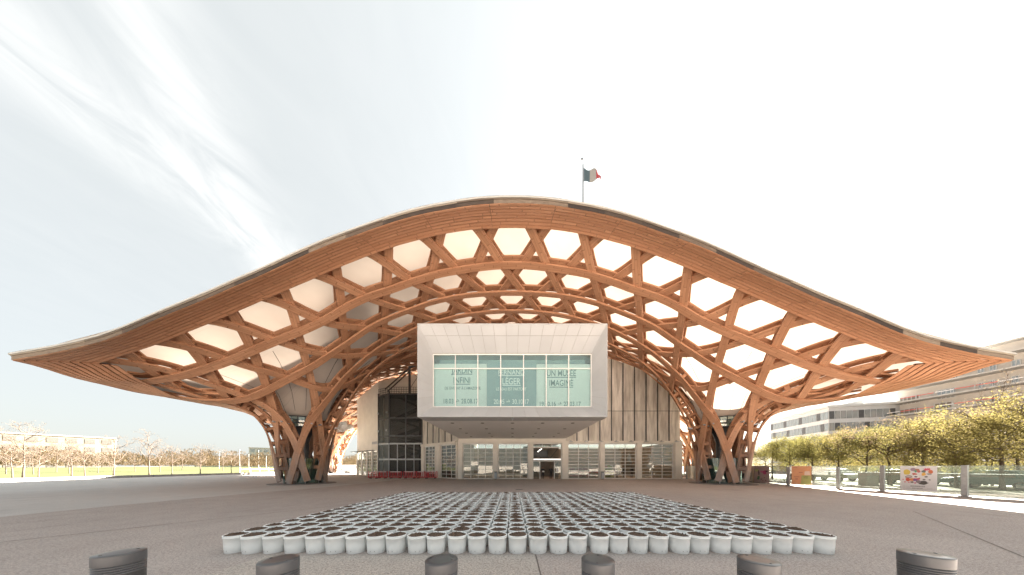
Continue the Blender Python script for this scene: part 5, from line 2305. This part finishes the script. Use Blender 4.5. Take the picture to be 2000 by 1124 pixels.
blob(t, [(-.02 * w, .02 * h), (.49 * w, .02 * h), (.49 * w, .5 * h), (.02 * w, .5 * h)], (.38, .36, .12), 1)
blob(t, [(.16 * w, .52 * h), (.44 * w, .52 * h), (.42 * w, .74 * h), (.17 * w, .72 * h)], (.70, .50, .40), 1)
for k, (zz, x0_, x1_) in enumerate(((.93, -.44, -.2), (.66, -.12, .08), (.42, -.38, -.1), (.3, -.3, -.18), (.44, .12, .36), (.37, .12, .34))):
    for j in range(7):
        xx = x0_ + (x1_ - x0_) * j / 7
        blob(t, [(xx * w, (zz - .018) * h), ((xx + .022) * w, (zz - .018) * h), ((xx + .022) * w, (zz + .018) * h), (xx * w, (zz + .018) * h)], (.36, .10, .07) if zz != .44 and zz != .37 else (.14, .13, .05), 2)
t, w, h = poster('large white poster with a bright abstract collage, on the fence', fence_pt(1760.5), fence_pt(1832.5), .2, 1.8, M['white_sheet'])


def cp_(x, y):      # crop pixel (250..1160, 240..910) -> sheet coordinates
    return ((x - 705) / 910 * w, (910 - y) / 670 * h)


def cblob(x, y, rx, ry, col, layer, rot=0, wob=.15, n=14):
    a, c = cp_(x, y)
    blob(t, disc(a, c, rx / 910 * w, ry / 670 * h, n, rot, wob, r), col, layer)


for q in ((430, 410, 95, 80, (.62, .47, .10), 1), (590, 330, 75, 50, (.33, .24, .30), 1), (690, 350, 60, 45, (.40, .20, .14), 2), (650, 380, 30, 35, (.10, .32, .20), 3), (730, 385, 50, 30, (.52, .14, .14), 3),
          (850, 380, 55, 35, (.16, .18, .18), 2), (1010, 390, 60, 45, (.55, .16, .08), 2), (850, 455, 55, 45, (.72, .42, .10), 3), (980, 450, 60, 22, (.30, .30, .28), 3), (470, 535, 95, 36, (.22, .15, .14), 2),
          (475, 535, 70, 18, (.55, .50, .50), 3), (620, 455, 60, 25, (.52, .10, .07), 2), (660, 525, 90, 50, (.72, .70, .70), 4), (660, 530, 40, 20, (.10, .08, .10), 5), (690, 580, 80, 40, (.50, .10, .14), 3), (560, 610, 80, 40, (.66, .26, .10), 2),
          (450, 610, 60, 50, (.60, .12, .08), 2), (640, 620, 60, 30, (.22, .10, .30), 4), (820, 690, 130, 52, (.09, .085, .08), 3), (720, 660, 60, 40, (.24, .20, .22), 4), (905, 525, 40, 20, (.16, .14, .12), 3), (860, 600, 35, 22, (.20, .18, .18), 4), (990, 605, 28, 14, (.10, .10, .10), 3), (560, 680, 45, 22, (.16, .12, .10), 3)):
    cblob(*q)
for x, y, r0_, r1_, n, col in ((900, 330, 30, 85, 7, (.62, .10, .16)), (970, 320, 25, 60, 6, (.58, .09, .12)), (330, 610, 14, 34, 5, (.60, .08, .14)), (380, 680, 15, 38, 6, (.58, .10, .14)), (480, 690, 14, 36, 5, (.60, .12, .16)), (640, 700, 18, 44, 6, (.50, .08, .16)), (950, 690, 10, 30, 4, (.12, .11, .1))):
    a, c = cp_(x, y)
    blob(t, star(a, c, r0_ / 910 * w, r1_ / 910 * w, n), col, 5)
for yy, x0_, x1_, hh in ((790, 520, 880, 34), (845, 560, 830, 24)):
    x = x0_
    while x < x1_:
        ww = r.uniform(12, 24)
        a, c = cp_(x, yy + hh / 2)
        a2, c2 = cp_(min(x + ww, x1_), yy - hh / 2)
        blob(t, [(a, c), (a2, c), (a2, c2), (a, c2)], (.30, .29, .29), 1)
        x += ww + r.uniform(5, 9)
for yy, x0_, x1_ in ((800, 330, 500), (835, 330, 520), (835, 920, 1060), (868, 330, 1040)):
    a, c = cp_(x0_, yy + 4)
    a2, c2 = cp_(x1_, yy - 4)
    blob(t, [(a, c), (a2, c), (a2, c2), (a, c2)], (.45, .44, .44), 1)

# kerb edge behind the fence, utility cabinet
b = thing('edge_kerb', 'pale concrete kerb running along behind the glass fence', 'kerb', (29.0, 30, 0))
m = MB()
m.box(-.12, .12, -1.22, 1.22, 0, .13)
km = m.mesh('kerb_stone', M['kerb'])
for k in range(22):
    link('kerb_stone', km, b, loc=(0, -24 + k * 2.46, 0))
t = thing('utility_cabinet', 'plain pale concrete cabinet standing behind the glass fence', 'cabinet', (34.0, 23.0, 0))
b = MB()
b.box(-.55, .55, -.3, .3, .08, 1.15)
b.build('cabinet_body', M['concrete'], t)
b = MB()
b.box(-.6, .6, -.35, .35, 1.152, 1.22)
b.box(-.58, .58, -.33, .33, 0, .078)
b.build('lid', M['slab'], t)

# trees behind the fence
sheet('verge', [(34.2, -10), (46, -10), (46, 120), (34.2, 120)], 0.012, 'lawnmat')
rows = [(1508, 36.5, 4.6, 'green'), (1545, 36.6, 5.0, 'green'), (1588, 36.4, 5.0, 'green'), (1640, 36.6, 5.3, 'yellow'), (1690, 36.2, 5.2, 'green'), (1738, 36.0, 6.6, 'russet'), (1800, 36.4, 5.3, 'yellow'), (1868, 36.4, 5.3, 'yellow'), (1958, 36.6, 6.2, 'yellow'), (2080, 36.5, 6.0, 'yellow')]
desc = {'green': 'fresh green leafy tree', 'yellow': 'yellow green drooping tree', 'russet': 'flat topped russet budding tree'}
for i, (x, X, h, kd) in enumerate(rows):
    y = X * F / (x - CX)
    lb = '%s behind the glass fence, %s from the timber column' % (desc[kd], 'nearest' if i == 0 else ORD[i])
    put_tree(kd, i, X, y, h, lb, 'trees in the row behind the fence', 'leafy_tree', 1.0)
for i in range(9):
    X = 43 + rt.uniform(0, 5)
    x = 1490 + i * 62 + rt.uniform(-10, 10)
    kd = ('yellow', 'green', 'yellow', 'russet')[i % 4]
    put_tree(kd, i + 1, X, X * F / (x - CX), rt.uniform(4.8, 6.2), '%s in the second row behind the fence, %s from the left' % (desc[kd], ORD[i]), 'trees in the second row', 'leafy_tree', 1.05)
# bare leader tree at the far right
put_tree('bare', 2, 40.5, 40.5 * F / (1961 - CX), 8.2, 'taller bare twiggy tree rising above the yellow trees at the right edge', None, 'bare_tree', .6)
put_tree('bare', 3, 44.0, 44.0 * F / (1938 - CX), 6.9, 'smaller bare twiggy tree left of the tall bare one', None, 'bare_tree', .7)
# clipped hedge further back reads as a mass
rng = random.Random(33)
V, Fq = [], []
for k in range(11000):
    p = Vector((rng.uniform(50, 54), rng.uniform(12, 112), rng.uniform(.2, 1) ** .7 * 2.4))
    s = rng.uniform(.1, .2)
    a = Vector((rng.gauss(0, 1), rng.gauss(0, 1), rng.gauss(0, 1))).normalized()
    q = a.orthogonal().normalized()
    n = len(V)
    V += [tuple(p - a * s), tuple(p + q * s * .5), tuple(p + a * s), tuple(p - q * s * .5)]
    Fq.append((n, n + 1, n + 2, n + 3))
b = MB()
b.raw(V, Fq)
b.build('hedge', M['leafgreen'], kind='stuff')

# ------------------------------------------------------------------ concrete building under construction
XB = 90.0
cb = thing('unfinished_building', 'long raw concrete building under construction with projecting floor slabs, right', 'building', (XB, 45, 0))


def cz(y_px):       # photo y measured at x = 2000 -> height on the facade plane
    return CAM_H + (HY - y_px) * (XB * F / (2000 - CX)) / F


def cy(x_px):
    return XB * F / (x_px - CX)


zs_ = [cz(y_) for y_ in (816, 784, 752, 720, 688, 650)]
b = MB()
yl = cy(1751)
for i in range(len(zs_) - 1):
    z0_, z1_ = (0 if i == 0 else zs_[i] + .28), zs_[i + 1]
    x_in = XB + (0 if i < 4 else 5.0)
    ye = {0: yl, 1: yl, 2: yl, 3: cy(1798), 4: cy(1850)}[i]
    b.box(x_in, x_in + 14, 14, ye, z0_ if i else 0, z1_ - .001)
b.build('wall', M['concrete'], cb, world=True)
for i, z in enumerate(zs_[1:]):
    b = MB()
    ye = {0: cy(1722), 1: cy(1728), 2: cy(1731), 3: cy(1775), 4: cy(1840)}[i]
    xo = XB - (2.6 if i < 4 else -3.5)
    b.box(xo, XB + 14.5, 13, ye, z, z + .278)
    b.build('floor_slab', M['slab'], cb, world=True)


def cwin(x0_, x1_, ytop, ybot, mat='glassblue', mull=1):
    """opening given in photo pixels, sunk in the facade plane"""
    ya, yb_ = cy(x1_), cy(x0_)
    ym = (ya + yb_) / 2
    z1_ = CAM_H + (HY - ytop) * ym / F
    z0_ = CAM_H + (HY - ybot) * ym / F
    b = MB()
    f_ = .12
    xo = XB - .06
    b.box(xo, xo + .25, ya, ya + f_, z0_, z1_)
    b.box(xo, xo + .25, yb_ - f_, yb_, z0_, z1_)
    b.box(xo, xo + .25, ya + f_, yb_ - f_, z1_ - f_, z1_)
    b.box(xo, xo + .25, ya + f_, yb_ - f_, z0_, z0_ + f_)
    for k in range(1, mull + 1):
        yy = ya + (yb_ - ya) * k / (mull + 1)
        b.box(xo + .02, xo + .2, yy - .05, yy + .05, z0_ + f_, z1_ - f_)
    w_ = b.build('window', M['gbfacade'], cb, world=True)
    b = MB()
    b.box(XB - .03, XB + .02, ya + f_ + .002, yb_ - f_ - .002, z0_ + f_ + .002, z1_ - f_ - .002)
    b.build('pane', M[mat], w_, world=True)


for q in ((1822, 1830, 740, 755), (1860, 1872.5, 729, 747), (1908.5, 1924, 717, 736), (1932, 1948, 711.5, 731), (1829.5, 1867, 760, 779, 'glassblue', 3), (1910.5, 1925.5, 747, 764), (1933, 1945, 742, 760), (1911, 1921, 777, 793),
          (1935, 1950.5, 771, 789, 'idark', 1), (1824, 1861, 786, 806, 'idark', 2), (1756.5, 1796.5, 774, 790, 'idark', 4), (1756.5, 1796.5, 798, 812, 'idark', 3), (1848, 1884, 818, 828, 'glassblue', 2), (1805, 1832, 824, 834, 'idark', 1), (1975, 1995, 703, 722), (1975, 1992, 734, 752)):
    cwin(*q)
for i, z in enumerate((zs_[1], zs_[2])):
    for k, yy in enumerate(np.arange(28, cy(1770), 2.2)):
        b = MB()
        b.bar((XB - 2.4, yy, z + .95), (XB - 2.4, yy + 2.1, z + .95 + .05 * math.sin(k)), .04, .13)
        b.build('safety_tape', M['tapered'] if k % 3 else M['reflect'], cb, world=True)
    b = MB()
    for yy in np.arange(28, cy(1770), 2.2):
        b.box(XB - 2.43, XB - 2.37, yy - .03, yy + .03, z + .28, z + 1.1)
    b.build('guard_posts', M['galv'], cb, world=True)

# ------------------------------------------------------------------ glazed office building
gb = thing('office_building', 'pale four storey office building with bands of glazing behind the trees', 'building', (80, 70, 0))
GP = [(84.0, 78.3), (77.8, 59.2), (89.0, 55.9), (110.0, 56.5), (112, 82)]
GH = 16.2
b = MB()
b.prism(GP, 0, GH)
b.build('wall', M['gbfacade'], gb, world=True)
b = MB()
b.prism([(83.7, 78.9), (77.3, 59.0), (89.0, 55.4), (110.5, 56.0), (112.5, 82.5)], GH + .002, GH + .55)
b.prism([(80.5, 60.5), (86, 59), (87, 61), (81.5, 62.5)], GH + .56, [GH + .7, GH + 1.9, GH + 1.9, GH + .7])
b.build('roof', M['gbfacade'], gb, world=True)
fl = GH / 5.6
for (a, c, nw) in ((GP[0], GP[1], 18), (GP[1], GP[2], 11)):
    a, c = Vector((a[0], a[1], 0)), Vector((c[0], c[1], 0))
    d = (c - a).normalized()
    nrm = Vector((-d.y, d.x, 0))
    if nrm.dot(Vector((-1, -.3, 0))) < 0:
        nrm = -nrm
    Lf = (c - a).length
    for j in range(5):
        z1_ = GH - .9 - j * fl
        z0_ = z1_ - fl * .66
        if z0_ < .5:
            continue
        for k in range(nw):
            p, q = a + d * (Lf * (k + .06) / nw), a + d * (Lf * (k + .94) / nw)
            o0, o1 = p + nrm * .05, q + nrm * .05
            i0, i1 = p - nrm * .1, q - nrm * .1
            b = MB()
            b.prism([o0[:2], o1[:2], i1[:2], i0[:2]], z0_, z1_)
            b.build('window', M['glassblue'] if (k * 7 + j * 3) % 5 else M['gbdark'] if 'gbdark' in M else M['steel'], gb, world=True)
